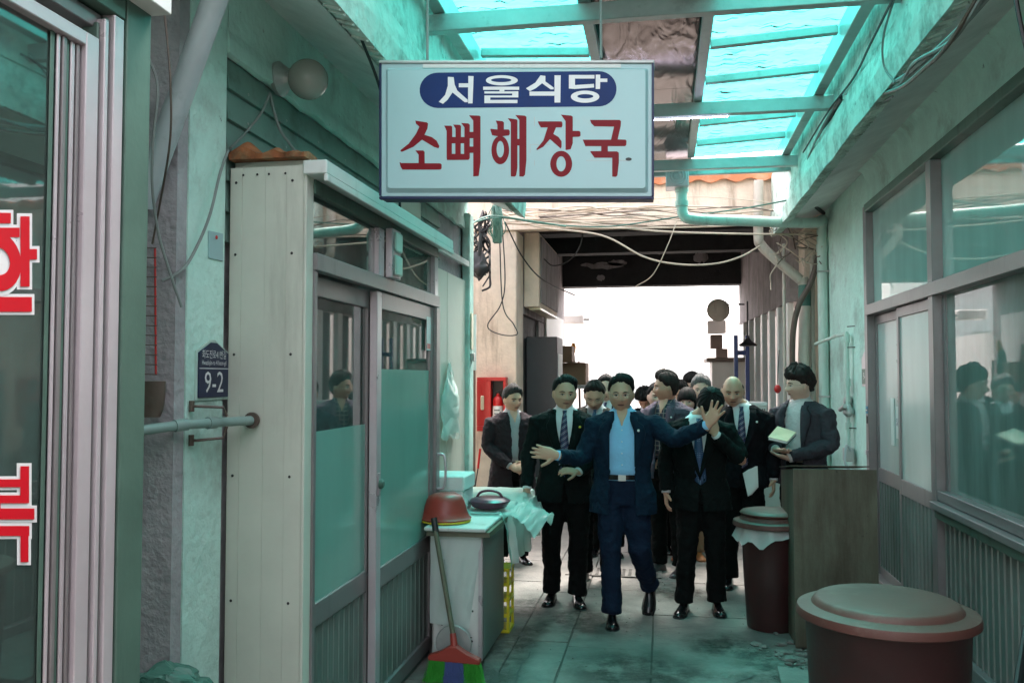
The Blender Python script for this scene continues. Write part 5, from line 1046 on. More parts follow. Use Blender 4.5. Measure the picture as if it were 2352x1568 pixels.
mat('hair_grey', (.16, .15, .15), .7, var=.6, scale=80, spec=.2, bump=.2, bscale=140); mat('hair_dark_grey', (.035, .030, .030), .7, var=.8, scale=80, spec=.2, bump=.2, bscale=140)
mat('eye_white', (.45, .40, .37), .3, bump=0); mat('iris', (.012, .008, .006), .15, bump=0); mat('lips', (.26, .10, .085), .5, bump=0); mat('brow', (.012, .008, .007), .8, bump=0); mat('lash', (.015, .009, .008), .8, bump=0)
mat('leather', (.010, .009, .010), .18, bump=.03); mat('leather_brown', (.05, .04, .045), .3, bump=.05); mat('leather_tan', (.40, .14, .05), .4, bump=.05); mat('wire_frame', (.55, .50, .45), .25, metal=.9, bump=0)
def tie_mat(nm, ca, cb, cc, kind):
    m = bpy.data.materials.new(nm); m.use_nodes = True; MT[nm] = m; t = m.node_tree; n = t.nodes; l = t.links.new; b = n['Principled BSDF']; b.inputs['Roughness'].default_value = .5
    g = n.new('ShaderNodeTexCoord'); mp = n.new('ShaderNodeMapping'); l(g.outputs['Object'], mp.inputs[0])
    if kind == 'stripe':
        mp.inputs['Rotation'].default_value = (0, math.radians(35), 0); w_ = n.new('ShaderNodeTexWave'); w_.inputs['Scale'].default_value = 9; w_.bands_direction = 'Z'; l(mp.outputs[0], w_.inputs['Vector']); src = w_.outputs['Fac']
    elif kind == 'dot':
        w_ = n.new('ShaderNodeTexVoronoi'); w_.inputs['Scale'].default_value = 70; w_.inputs['Randomness'].default_value = 0; l(mp.outputs[0], w_.inputs['Vector']); src = w_.outputs['Distance']
    else:
        w_ = n.new('ShaderNodeTexWave'); w_.inputs['Scale'].default_value = 8; w_.bands_direction = 'X'; l(mp.outputs[0], w_.inputs['Vector']); w2 = n.new('ShaderNodeTexWave'); w2.inputs['Scale'].default_value = 8; w2.bands_direction = 'Z'; l(mp.outputs[0], w2.inputs['Vector'])
        mm = n.new('ShaderNodeMath'); mm.operation = 'MAXIMUM'; l(w_.outputs['Fac'], mm.inputs[0]); l(w2.outputs['Fac'], mm.inputs[1]); src = mm.outputs[0]
    cr = n.new('ShaderNodeValToRGB'); e = cr.color_ramp.elements; cr.color_ramp.interpolation = 'CONSTANT'
    if kind == 'stripe': e[0].color = (*ca, 1); e[1].position = .55; e[1].color = (*cb, 1); q = e.new(.82); q.color = (*cc, 1); q = e.new(.92); q.color = (*ca, 1)
    elif kind == 'dot': e[0].color = (*cb, 1); e[1].position = .22; e[1].color = (*ca, 1)
    else: e[0].color = (*ca, 1); e[1].position = .88; e[1].color = (*cb, 1); q = e.new(.96); q.color = (*cc, 1)
    l(src, cr.inputs[0]); l(cr.outputs[0], b.inputs['Base Color'])
tie_mat('tie_striped', (.015, .02, .07), (.10, .012, .03), (.45, .5, .6), 'stripe'); tie_mat('tie_dotted', (.03, .07, .16), (.25, .38, .5), (0, 0, 0), 'dot'); tie_mat('plaid', (.03, .03, .055), (.12, .07, .07), (.35, .28, .26), 'plaid')

# ---- head surface in its own frame: face towards -y, centre at the skull's middle
def face_disp(x, z):
    ax = abs(x); y = 0
    g = smooth(.026, -.030, z) if z > -.030 else 1 - smooth(-.034, -.046, z)
    wn = .0085 + .006 * smooth(.0, -.035, z)
    y -= .027 * g * math.exp(-(x / wn) ** 2)
    y -= .006 * math.exp(-((ax - .013) / .006) ** 2 - ((z + .034) / .008) ** 2)
    y += .013 * math.exp(-((ax - .032) / .019) ** 2 - ((z - .004) / .014) ** 2)
    y -= .003 * math.exp(-((ax - .032) / .012) ** 2 - ((z - .003) / .006) ** 2)
    y -= .005 * math.exp(-((ax - .028) / .024) ** 2 - ((z - .030) / .010) ** 2)
    y -= .006 * math.exp(-(x / .024) ** 2 - ((z + .062) / .011) ** 2)
    y += .003 * math.exp(-(x / .026) ** 2 - ((z + .079) / .006) ** 2)
    y -= .007 * math.exp(-(x / .020) ** 2 - ((z + .099) / .013) ** 2)
    y -= .005 * math.exp(-((ax - .046) / .02) ** 2 - ((z + .020) / .022) ** 2)
    y += .004 * math.exp(-((ax - .050) / .016) ** 2 - ((z + .060) / .02) ** 2)
    return y
RXH, RYH, RZH = .083, .100, .126
def hpt(d, wd=1.0):
    dz = d.z; k = smooth(0, .95, -dz)
    x = RXH * wd * d.x * (1 - .18 * k); z = RZH * dz
    if dz < 0: x *= 1 + .06 * math.sin(min(1, -dz) * PI) 
    y = RYH * d.y
    if d.y > 0: y *= 1 - .40 * k
    else: y *= 1 - .04 * k
    p = Vector((x, y, z))
    if d.y < 0: p.y += face_disp(x, z) * smooth(0, .35, -d.y)
    return p
def face_y(x, z, wd=1.0):   # front surface depth at (x, z)
    lo = Vector((x / (RXH * wd), 0, z / RZH)); r = lo.x ** 2 + lo.z ** 2; d = Vector((lo.x, -math.sqrt(max(.02, 1 - r)), lo.z)).normalized(); return hpt(d, wd).y
def sph(n, m, f, mb):
    vs = [f(Vector((math.sin(PI * i / m) * math.cos(2 * PI * k / n), math.sin(PI * i / m) * math.sin(2 * PI * k / n), math.cos(PI * i / m)))) for i in range(m + 1) for k in range(n)]
    mb.add(vs, [(i * n + k, (i + 1) * n + k, (i + 1) * n + (k + 1) % n, i * n + (k + 1) % n) for i in range(m) for k in range(n)])
HAIR = {   # front height, temple, side, nape, top thickness, side thickness, noise, parting x
    'parted': (.093, .076, .024, -.070, .026, .012, .004, .035), 'short': (.086, .066, .022, -.065, .022, .010, .004, 0), 'full': (.078, .058, .014, -.075, .032, .016, .005, -.03),
    'fringe': (.045, .036, .008, -.075, .030, .018, .005, 0), 'curly': (.050, .044, .012, -.045, .042, .020, .016, 0), 'bald': (.20, .2, .025, -.060, .004, .008, .002, 0), 'long': (.020, .0, -.09, -.12, .020, .016, .003, 0)}
def hair_mesh(style, mb, wd, seed):
    fh, te, si, na, tt, ts, ns_, px_ = HAIR[style]
    def f(d):
        p = hpt(d, wd); az = abs(math.degrees(math.atan2(d.x, -d.y)))
        zh = fh + (te - fh) * smooth(20, 55, az) if az < 55 else te + (si - te) * smooth(55, 85, az) if az < 85 else si + (na - si) * smooth(85, 140, az)
        if style != 'fringe': zh += .006 * noise.noise(Vector((az * .08, seed, 0)))
        else: zh += .010 * noise.noise(Vector((az * .25, seed, 0)))
        mk = smooth(zh - .003, zh + .005, p.z)
        if 75 < az < 92: mk = max(mk, smooth(-.030, -.022, p.z) * smooth(75, 79, az) * smooth(92, 88, az) if False else mk)
        if style == 'bald': mk *= 1 - smooth(.045, .07, p.z) + 0
        th = (ts * (.35 + .65 * smooth(-.03, .04, p.z)) if style != 'long' else ts) + (tt - ts) * smooth(.0, .09, p.z); th *= .45 + .55 * smooth(zh, zh + .025, p.z)
        th += .012 * math.exp(-((p.x - px_ * 1.2 - .02) / .03) ** 2) * smooth(.05, .08, p.z) * (px_ != 0) * (d.y < 0)
        if px_: th -= .010 * math.exp(-((p.x + px_) / .006) ** 2) * smooth(.05, .08, p.z)
        az2 = math.atan2(d.x, -d.y)
        th += ns_ * 1.6 * (noise.noise(Vector((az2 * 5, p.z * 20, seed))) + .9 * noise.noise(Vector((az2 * 26, p.z * 9, seed)))) * mk
        if style == 'curly': th += .010 * noise.noise(p * 55 + Vector((seed, 0, 0)))
        return p + (p.normalized() * (th * mk - .010 * (1 - mk)))
    sph(88, 60, f, mb)
def mesh_obj(name, mb, m, parent, smooth_=True, voxel=None, disp=0, dscale=.12, it=3, disp2=0):
    me = bpy.data.meshes.new(name); me.from_pydata([tuple(v) for v in mb.v], [], mb.f)
    bm = bmesh.new(); bm.from_mesh(me); bmesh.ops.recalc_face_normals(bm, faces=bm.faces); bm.to_mesh(me); bm.free()
    for p in me.polygons: p.use_smooth = smooth_
    me.materials.append(MT[m]); o = bpy.data.objects.new(name, me); C.objects.link(o); o.parent = parent
    if parent: reg(o, MW[parent.name])
    if voxel:
        r = o.modifiers.new('remesh', 'REMESH'); r.mode = 'VOXEL'; r.voxel_size = voxel; r.use_smooth_shade = True
        s_ = o.modifiers.new('smooth', 'SMOOTH'); s_.iterations = it; s_.factor = .5
    for disp, dscale in ((disp, dscale), (disp2, .035)):
        if not disp: continue
        key = 'folds%.2f' % dscale; tx = bpy.data.textures.get(key) or bpy.data.textures.new(key, 'CLOUDS'); tx.noise_scale = dscale; tx.noise_depth = 3
        d = o.modifiers.new('folds', 'DISPLACE'); d.texture = tx; d.strength = disp; d.mid_level = .5; d.texture_coords = 'GLOBAL'
    return o
TR = [(.78, .168, .112), (.88, .174, .118), (.98, .160, .112), (1.06, .158, .114), (1.16, .170, .120), (1.26, .182, .122), (1.34, .190, .116), (1.39, .186, .105), (1.425, .150, .090), (1.452, .100, .075), (1.475, .068, .064), (1.50, .058, .060)]
TR = [(z, rx * 1.09, ry * 1.06) if z < 1.42 else (z, rx, ry) for z, rx, ry in TR]
def tr(z):
    if z <= TR[0][0]: return TR[0][1], TR[0][2]
    for a, b in zip(TR, TR[1:]):
        if z <= b[0]:
            t = (z - a[0]) / (b[0] - a[0]); return a[1] + (b[1] - a[1]) * t, a[2] + (b[2] - a[2]) * t
    return TR[-1][1:]
FL = [(.074, .009, .0), (.083, .0095, .3), (.078, .009, -.3), (.060, .008, -1)]
def hand(mb, w_, dr, pn, s, spread=.12, curl=.25, side=1, thumb=1.0):
    """w_: wrist, dr: direction of the fingers, pn: palm normal (out of the palm), side: which way the thumb goes"""
    w_, dr, pn = Vector(w_), Vector(dr).normalized(), Vector(pn); pn = (pn - dr * pn.dot(dr)).normalized(); lt = dr.cross(pn) * side   # towards the thumb
    def box_tube(pts, ws, hs):
        rg = [[p + lt * (a * math.cos(k)) + pn * (b * math.sin(k)) for k in [2 * PI * q / 12 for q in range(12)]] for p, a, b in zip(pts, ws, hs)]; mb.loft(rg)
    box_tube([w_ - dr * .03 * s, w_ + dr * .01 * s, w_ + dr * .045 * s, w_ + dr * .085 * s, w_ + dr * .098 * s], [.026 * s, .030 * s, .041 * s, .041 * s, .036 * s], [.021 * s, .019 * s, .017 * s, .014 * s, .011 * s])
    for i, L_ in enumerate((.070, .078, .072, .056)):
        off = (.029 - i * .0195) * s; a = spread * (1.5 - i); b0 = w_ + dr * (.086 - (.006 if i in (0, 3) else 0)) * s + lt * off
        d0 = (dr * math.cos(a) + lt * math.sin(a)).normalized(); p = b0; P = [b0 - d0 * .015 * s, b0]; c = 0
        for j, fr in enumerate((.45, .30, .25)):
            c += curl * (.6 if j == 0 else 1); dd = d0 * math.cos(c) + pn * math.sin(c); p = p + dd * L_ * fr * s; P.append(p)
        r = (.0092 - .0006 * (i == 3)) * s; mb.tube(P, [r * 1.05, r * 1.05, r, r * .92, r * .72], 10)
    a = .95 * thumb; b0 = w_ + dr * .022 * s + lt * .024 * s; d0 = (dr * math.cos(a) + lt * math.sin(a) + pn * .35).normalized(); p1 = b0 + d0 * .042 * s; d1 = (d0 + dr * .45).normalized()
    mb.tube([b0 - d0 * .01 * s, b0, p1, p1 + d1 * .028 * s, p1 + d1 * .048 * s], [.015 * s, .0155 * s, .0115 * s, .0105 * s, .008 * s], 10)

def person(label, base, s=1.0, rot=0, skin='skin_warm', hair='parted', hairm='hair_black', jacket='suit_dark', trousers='trouser_black', shirt='shirt_white', tie=None,
           lean=(0, 0), neck=(0, 0), head=(0, 0, 0), hshift=(0, 0), arms=None, legs=None, zb=1.02, gapn=.070, gaph=.02, open_=0, hem=.80, glasses=False, badge=None, voxel=.006,
           hands=((), ()), shoe='leather', shoes=None, belt=False, wd=1.0, turtleneck=False, lapel=True, mouth_open=0, stout=1.0, group=None, sleeve_r=1.0):
    x0, y0 = base; R_ = thing('person', label, 'person', (x0, y0, 0), math.radians(rot), group)
    lx, ly = lean
    def off(z): t = max(0, (z - .92) / .5); return Vector((lx * t, ly * t, 0))
    V = lambda x, y, z: Vector((x, y, z)) * s
    def P3(p): return Vector(p) * s
    # joints (for a 1.70 m figure)
    sh = [Vector((sx * .186, 0, 1.375)) + off(1.375) for sx in (-1, 1)]
    arms = arms or [None, None]
    J = []
    for i, sx in enumerate((-1, 1)):
        a = arms[i] if arms[i] else ((sx * .262, .03, 1.10), (sx * .268, -.03, .86))
        J.append((sh[i], Vector(a[0]), Vector(a[1])))
    legs = legs or [((-.095, 0, .47), (-.10, .02, .08)), ((.095, 0, .47), (.10, .02, .08))]
    hc = Vector((hshift[0], -.025 + hshift[1], 1.575)) + off(1.50) + Vector((neck[0], neck[1], 0))
    turn, pitch, roll = [math.radians(a) for a in head]
    HM = Matrix.Rotation(turn, 3, 'Z') @ Matrix.Rotation(roll, 3, 'Y') @ Matrix.Rotation(pitch, 3, 'X')
    if pitch: hc += Vector((math.sin(turn), -math.cos(turn), 0)) * .05 * math.sin(pitch) + Vector((0, 0, -.03 * abs(math.sin(pitch))))
    HP = lambda p: (hc + HM @ Vector(p)) * s
    # body: one continuous surface under the clothes
    mb = MB(); sph(64, 48, lambda d: HP(hpt(d, wd)), mb)
    for sx in (-1, 1):   # ears
        mb.ell(HP((sx * .086 * wd, .010, -.006)), (.010 * s, .019 * s, .031 * s), 10, 8, HM @ Matrix.Rotation(.25 * sx, 3, 'Z'))
    nb = Vector((0, .012, 1.44)) + off(1.44)
    mb.tube([P3(nb + Vector((0, 0, -.06))), P3(nb + Vector((0, 0, .03))), HP((0, .022, -.07)), HP((0, .02, -.02))], [.064 * s, .054 * s, .054 * s, .05 * s], 20)
    mb.loft([[ (Vector((rx * .90 * math.cos(k), ry * .88 * math.sin(k), z)) + off(z)) * s for k in [2 * PI * q / 28 for q in range(28)]] for z, rx, ry in TR[:-2] if z > .8])
    for i, (a, b, c) in enumerate(J):
        mb.tube([P3(a), P3(b), P3(c), P3(c + (c - b).normalized() * .01)], [.045 * s, .040 * s, .027 * s, .025 * s], 14)
        hd = dict(dr=None, pn=None); 
        if hands[i]: dr, pn, sp, cu, sd_ = hands[i]
        else: dr, pn, sp, cu, sd_ = ((c - b).normalized() + Vector((0, -.15, 0)), (1 if i == 0 else -1, .2, 0), .03, .42, (1 if i == 0 else -1))
        hand(mb, P3(c), dr, pn, s * (1.12 if sp > .09 else .98), sp, cu, sd_)
    for i, (k_, an) in enumerate(legs):
        sx = (-1, 1)[i]; mb.tube([V(sx * .085, 0, .88), P3(k_), P3(an)], [.070 * s, .050 * s, .035 * s], 14)
    mesh_obj('body', mb, skin, R_, voxel=voxel, it=2)
    # face
    hv = lambda x, z, o_=.003: HP((x, face_y(x, z, wd) - o_, z))
    def patch(name, xs, zf, m, o_=.003, nz=3):
        mb = MB(); vs = []; 
        for x in xs:
            z0, z1 = zf(x)
            for j in range(nz): vs.append(hv(x, z0 + (z1 - z0) * j / (nz - 1), o_))
        n = len(xs); mb.add(vs, [(i * nz + j, i * nz + j + 1, (i + 1) * nz + j + 1, (i + 1) * nz + j) for i in range(n - 1) for j in range(nz - 1)]); return mesh_obj(name, mb, m, R_)
    vis = abs(head[0] + rot) < 200
    op = .0045 if pitch < .3 else .0015
    for sx in (-1, 1):
        cx = sx * .032; L_ = .0145; xs = [cx + L_ * (q / 6. - 1) for q in range(13)]
        patch('eye', xs, lambda x: (.003 - op * math.sqrt(max(0, 1 - ((x - cx) / L_) ** 2)), .003 + op * math.sqrt(max(0, 1 - ((x - cx) / L_) ** 2))), 'eye_white', .0030)
        xi = [cx + .0058 * (q / 4. - 1) for q in range(9)]; patch('iris', xi, lambda x: (.003 - min(op, .0055 * math.sqrt(max(0, 1 - ((x - cx) / .0058) ** 2))), .003 + min(op, .0055 * math.sqrt(max(0, 1 - ((x - cx) / .0058) ** 2)))), 'iris', .0036)
        patch('eyelid', xs, lambda x: (.003 + op * math.sqrt(max(0, 1 - ((x - cx) / L_) ** 2)) - .0006, .003 + op * math.sqrt(max(0, 1 - ((x - cx) / L_) ** 2)) + .0026), 'lash', .0040)
        bx = sx * .034; xs = [bx + .021 * (q / 5. - 1) for q in range(11)]
        patch('eyebrow', xs, lambda x: (.0225 - abs(x - bx + sx * .004) * .16, .0235 + .0068 * math.sqrt(max(0, 1 - ((x - bx) / .0212) ** 2)) - abs(x - bx + sx * .004) * .16), 'brow', .0030)
    xs = [.024 * (q / 7. - 1) for q in range(15)]; mo = mouth_open
    patch('lips', xs, lambda x: (-.062 - (.0065 + mo) * math.sqrt(max(0, 1 - (x / .0241) ** 2)), -.062 + .005 * math.sqrt(max(0, 1 - (x / .0241) ** 2))), 'lips', .0025)
    patch('mouth_line', xs, lambda x: (-.0628 - .0008 - mo * .6 * max(0, 1 - (x / .02) ** 2), -.0622 + .0004), 'lash', .0032)
    if glasses:
        mb = MB()
        for sx in (-1, 1):
            cx = sx * .033; P = []
            for q in range(17):
                a = 2 * PI * q / 16; x = cx + .024 * math.copysign(abs(math.cos(a)) ** .7, math.cos(a)); z = .001 + .0155 * math.copysign(abs(math.sin(a)) ** .7, math.sin(a)); P.append(HP((x, face_y(cx, 0) - .014 + abs(x) * .06, z)))
            mb.tube(P, .0012 * s, 5, cap=False); mb.tube([HP((cx + sx * .024, face_y(cx, 0) - .012, .006)), HP((sx * .079 * wd, -.03, .008)), HP((sx * .083 * wd, .012, .008))], .0012 * s, 5)
        mb.tube([HP((-.010, face_y(0, .0) + .004, .004)), HP((0, face_y(.033, 0) - .018, .006)), HP((.010, face_y(0, 0) + .004, .004))], .0012 * s, 5)
        mesh_obj('glasses', mb, glasses if isinstance(glasses, str) else 'wire_frame', R_)
    sd = len(MW) * .37
    mb = MB(); hair_mesh(hair, mb, wd, sd); mb.v = [HP(v) for v in mb.v]
    if hair == 'long':
        for sx in (-1, 1): mb.loft([[HP((sx * (.080 + .012 * math.cos(k)), .015 + .05 * math.sin(k), z)) for k in [2 * PI * q / 12 for q in range(12)]] for z in (.06, .0, -.06, -.13, -.2)])
        mb.loft([[HP((.08 * math.cos(k), .05 + .05 * math.sin(k), z)) for k in [2 * PI * q / 16 for q in range(16)]] for z in (.05, -.05, -.15, -.22)])
    mesh_obj('hair', mb, hairm, R_)
    # shirt (torso + collar)
    st = stout
    mb = MB(); mb.loft([[ (Vector((rx * st * math.cos(k), ry * (st if z < 1.3 else 1) * math.sin(k), z)) + off(z)) * s for k in [2 * PI * q / 36 for q in range(36)]] for z, rx, ry in TR[:-1] if z > .97])
    sh_o = mesh_obj('shirt', mb, shirt, R_, disp=.006 * s, dscale=.07)
    def front(x, z, o_):
        rx, ry = tr(z); rx *= st; ry *= st if z < 1.3 else 1; t = min(.98, abs(x) / (rx + o_)); c = off(z); return (Vector((x, -(ry + o_) * math.sqrt(1 - t * t), z)) + c) * s
    if turtleneck:
        mb = MB(); mb.tube([P3(nb + Vector((0, 0, -.02))), P3(nb + Vector((0, 0, .045))), P3(nb + Vector((0, -.004, .06)))], [.070 * s, .064 * s, .058 * s], 24); mesh_obj('collar', mb, shirt, R_)
    else:
        for sx in (-1, 1):   # collar wings
            c = off(1.45); mb = MB()
            top = [(Vector((sx * a_, b_, z_)) + c) * s for a_, b_, z_ in ((.002, .070, 1.505), (.045, .055, 1.502), (.062, .012, 1.495), (.056, -.030, 1.485), (.030, -.060, 1.468), (.008, -.072, 1.455))]
            bot = [(Vector((sx * a_, b_, z_)) + c) * s for a_, b_, z_ in ((.002, .085, 1.465), (.058, .066, 1.460), (.078, .012, 1.450), (.074, -.045, 1.432), (.055, -.086, 1.400), (.010, -.082, 1.440))]
            mb.loft([top, bot], closed=False, cap=False); o = mesh_obj('collar', mb, shirt, R_); so_ = o.modifiers.new('thick', 'SOLIDIFY'); so_.thickness = .005
        mb = MB(); mb.tube([P3(nb + Vector((0, .0, -.01))), P3(nb + Vector((0, .0, .035)))], [.064 * s, .058 * s], 24)
        mesh_obj('collar_band', mb, shirt, R_) if tie else None
    if open_ and not turtleneck and not tie:
        mb = MB(); rows = [[front(k * (.004 + .034 * smooth(1.36, 1.46, z)), z, .012) for k in (-1, -.5, 0, .5, 1)] for z in (1.36, 1.39, 1.42, 1.445, 1.465, 1.485)]; mb.loft(rows, closed=False, cap=False); mesh_obj('neck_opening', mb, skin, R_)
    if tie:
        mb = MB(); rows = [(1.452, .017), (1.420, .013), (1.412, .017), (1.30, .028), (1.15, .038), (1.02, .044), (.985, .040), (.955, .001)]
        pts = []
        for z, w2 in rows:
            for q in (-1, 0, 1): pts.append(front(w2 * q + .004 * math.sin(z * 9), z, .020 + .006 * (q == 0)))
        mb.add(pts, [(i * 3 + j, i * 3 + j + 1, (i + 1) * 3 + j + 1, (i + 1) * 3 + j) for i in range(len(rows) - 1) for j in range(2)]); o = mesh_obj('tie', mb, tie, R_); so_ = o.modifiers.new('thick', 'SOLIDIFY'); so_.thickness = .006
    # jacket: an open shell with sleeves
    JO = .020
    def gap(z):
        if open_: return (gapn - .01 if z > 1.30 else open_) * (1 if z > 1.3 else 1) if z < 1.30 else open_ + (gapn - open_) * smooth(1.30, 1.42, z)
        return gapn * smooth(zb, 1.42, z) ** .8 if z > zb else gaph * smooth(zb, hem, z)
    zs = []; z = hem
    while z < 1.44: zs.append(z); z += .035
    zs += [1.442, 1.458]
    mb = MB(); rg = []
    for z in zs:
        rx, ry = tr(z); rx = rx * st + JO + .03 * smooth(1.0, .75, z) + .05 * smooth(.8, .5, z); ry = ry * (st if z < 1.3 else 1) + JO + .02 * smooth(1.0, .75, z) + .03 * smooth(.8, .5, z); c = off(z) if z > .92 else Vector((0, 0, 0))
        gz = min(max(.003, gap(z)), rx * .9); ph = math.asin(gz / rx); n = 44; out, inn = [], []
        for q in range(n + 1):
            a = ph + (2 * PI - 2 * ph) * q / n; fo = 1 + .012 * math.sin(a * 7 + sd) * smooth(1.15, .8, z); vx, vy = math.sin(a), -math.cos(a)
            out.append((Vector((rx * fo * vx, ry * fo * vy, z)) + c) * s); inn.append((Vector(((rx - .013) * fo * vx, (ry - .013) * fo * vy, z)) + c) * s)
        rg.append(out + inn[::-1])
    mb.loft(rg)
    for i, (a, b, c) in enumerate(J):
        d1, d2 = (b - a), (c - b); sx = (-1, 1)[i]; k = sleeve_r
        mb.tube([P3(a + Vector((-sx * .03, 0, -.01))), P3(a + d1 * .10 + Vector((sx * .008, 0, 0))), P3(a + d1 * .35), P3(a + d1 * .7), P3(b - d1 * .06), P3(b + d2 * .10), P3(b + d2 * .5), P3(c - d2 * .05)],
                [.062 * s, .076 * s, .073 * s * k, .066 * s * k, .062 * s * k, .061 * s * k, .055 * s * k, .048 * s * k], 18)
    mesh_obj('jacket', mb, jacket, R_, voxel=max(.0065, voxel), disp=.034 * s, dscale=.11, it=4, disp2=.012 * s)
    for i, (a, b, c) in enumerate(J):
        d2 = (c - b).normalized(); mb = MB(); mb.tube([P3(c - d2 * .03), P3(c + d2 * .004)], [.036 * s, .034 * s], 14); mesh_obj('cuff', mb, shirt, R_)
    if lapel:
        for sx in (-1, 1):
            mb = MB(); rows = []; zlo = zb if not open_ else 1.08
            for q in range(12):
                z = zlo + (1.425 - zlo) * q / 11; g_ = gap(z); t = (z - zlo) / (1.425 - zlo); w2 = .072 * min(1, t * 1.55) ** .8 * (1 if z < 1.375 else .62)
                rows.append([front(sx * (g_ - .006), z, JO + .006), front(sx * (g_ + w2 * .5), z, JO + .026), front(sx * (g_ + w2 * .96), z, JO + .024), front(sx * (g_ + w2), z, JO + .006)])
            mb.loft(rows, closed=False, cap=False); o = mesh_obj('lapel', mb, jacket, R_); so_ = o.modifiers.new('thick', 'SOLIDIFY'); so_.thickness = .004 * s
    if badge:
        c = front(badge[1] * .115, 1.33, JO + .034); mb = MB(); mb.lathe([(.009 * s, 0), (.009 * s, -.003), (.006 * s, -.005)], c, 14, ax='Y'); mesh_obj('lapel_pin', mb, badge[0], R_)
    # trousers
    mb = MB(); mb.loft([[ (Vector((rx * math.cos(k), ry * math.sin(k), z))) * s for k in [2 * PI * q / 28 for q in range(28)]] for z, rx, ry in ((.80, .165, .115), (.86, .172, .118), (.93, .166 * st, .116 * st), (1.0, .160 * st, .114 * st))])
    for i, (k_, an) in enumerate(legs):
        sx = (-1, 1)[i]; h_ = Vector((sx * .085, .0, .86)); k_, an = Vector(k_), Vector(an); d1, d2 = k_ - h_, an - k_
        mb.tube([P3(h_), P3(h_ + d1 * .5), P3(k_ - d1 * .05), P3(k_ + d2 * .3), P3(k_ + d2 * .8), P3(an + d2.normalized() * .015)], [(.098 * s, .104 * s), (.092 * s, .096 * s), .077 * s, .073 * s, .068 * s, .072 * s], 18)
    mesh_obj('trousers', mb, trousers, R_, voxel=.010, disp=.036 * s, dscale=.10, it=3, disp2=.010 * s)
    if belt:
        mb = MB(); rg = []
        for z in (.985, 1.02):
            rg.append([(Vector(((tr(z)[0] * st + .007) * math.cos(k), (tr(z)[1] * st + .007) * math.sin(k), z))) * s for k in [2 * PI * q / 40 for q in range(40)]])
        mb.loft(rg, cap=False); bo = mesh_obj('belt', mb, 'leather', R_); mb = MB(); c = front(0, 1.0, .010); mb.box(c.x - .026 * s, c.x + .026 * s, c.y - .008, c.y + .002, c.z - .020 * s, c.z + .020 * s); mesh_obj('buckle', mb, 'steel_tube', bo, smooth_=False)
        for z in (1.33, 1.25, 1.17, 1.09): mb = MB(); c = front(0, z, .006); mb.ell(c, (.005 * s, .002, .005 * s), 8, 6); mesh_obj('button', mb, 'shirt_white', sh_o)
    # shoes
    for i, (k_, an) in enumerate(legs):
        an = Vector(an); sx = (-1, 1)[i]; yaw_, pt = (shoes[i] if shoes else (sx * 10, 0)); M_ = Matrix.Rotation(math.radians(yaw_), 3, 'Z') @ Matrix.Rotation(math.radians(pt), 3, 'X')
        mb = MB(); rg = []; hz = an.z
        for t, w2, h2 in ((-.065, .012, .04), (-.060, .028, .062), (-.03, .034, .082), (.01, .036, .088), (.05, .038, .070), (.10, .045, .050), (.15, .047, .040), (.19, .038, .032), (.212, .014, .018)):
            r_ = []
            for q in range(16):
                a = 2 * PI * q / 16; xx = w2 * math.cos(a); zz = max(0, math.sin(a)) * h2 if math.sin(a) > 0 else -.0; r_.append(P3(an + M_ @ Vector((xx, -t, zz - .08))))
            rg.append(r_)
        mb.loft(rg); so1 = mesh_obj('shoe', mb, shoe, R_)
        mb = MB(); rg = []
        for t, w2 in ((-.068, .014), (-.06, .031), (-.02, .038), (.03, .038), (.10, .049), (.15, .051), (.195, .040), (.217, .015)): rg.append([P3(an + M_ @ Vector((xx * w2, -t, zz))) for xx, zz in ((-1, -.080), (1, -.080), (1, -.094), (-1, -.094))])
        mb.loft(rg); mesh_obj('sole', mb, 'black_rubber', so1)
    return R_

# man in the middle, both hands held out
person('man in navy jacket and open collar light blue shirt holding out both spread hands', (-.285, 6.10), .978, 0, 'skin_tan', 'parted', 'hair_black', 'suit_navy', 'trouser_navy', 'shirt_blue',
       arms=[((-.275, -.09, 1.12), (-.435, -.30, 1.165)), ((.37, -.10, 1.265), (.575, -.22, 1.375))], hands=[((-.95, -.10, .18), (.15, -1, .15), .10, .10, -1), ((.52, -.12, .85), (-.25, -1, .15), .22, .12, -1)],
       legs=[((-.085, -.08, .50), (-.075, -.10, .085)), ((.115, -.05, .48), (.175, .22, .20))], shoes=[(4, 0), (-8, 48)], open_=.092, gapn=.060, hem=.74, belt=True, head=(2, 4, 0), hshift=(-.01, 0), glasses=True, badge=('paper', 1), voxel=.005, mouth_open=.003, stout=1.03)
person('man in dark green black suit with striped tie walking on the left', (-.735, 6.50), .975, 6, 'skin_tan', 'parted', 'hair_black', 'suit_black', 'trouser_black', 'shirt_white', tie='tie_striped',
       arms=[((-.275, .02, 1.10), (-.285, -.08, .86)), ((.27, .0, 1.11), (.10, -.19, 1.00))], hands=[((0, -.1, -1), (.6, -.6, 0), .05, .35, 1), ((-1, -.2, .15), (0, .6, -1), .08, .45, 1)],
       legs=[((-.10, -.03, .48), (-.10, .02, .085)), ((.105, -.06, .48), (.09, -.04, .085))], head=(10, 4, 3), badge=('yellow_plastic', 1), voxel=.005, zb=.99, hem=.76)
kc = MB(); q = Vector((-.735 - .27, 6.42, .74))
for i in range(6): kc.ell(q + Vector((.004 * math.sin(i * 2), 0, -.018 * i)), (.005, .003, .010), 8, 6)
tag(kc.build('key_chain', 'brown_metal', None, smooth=True), 'small dark bead chain hanging from the hand of the striped tie man', 'chain')
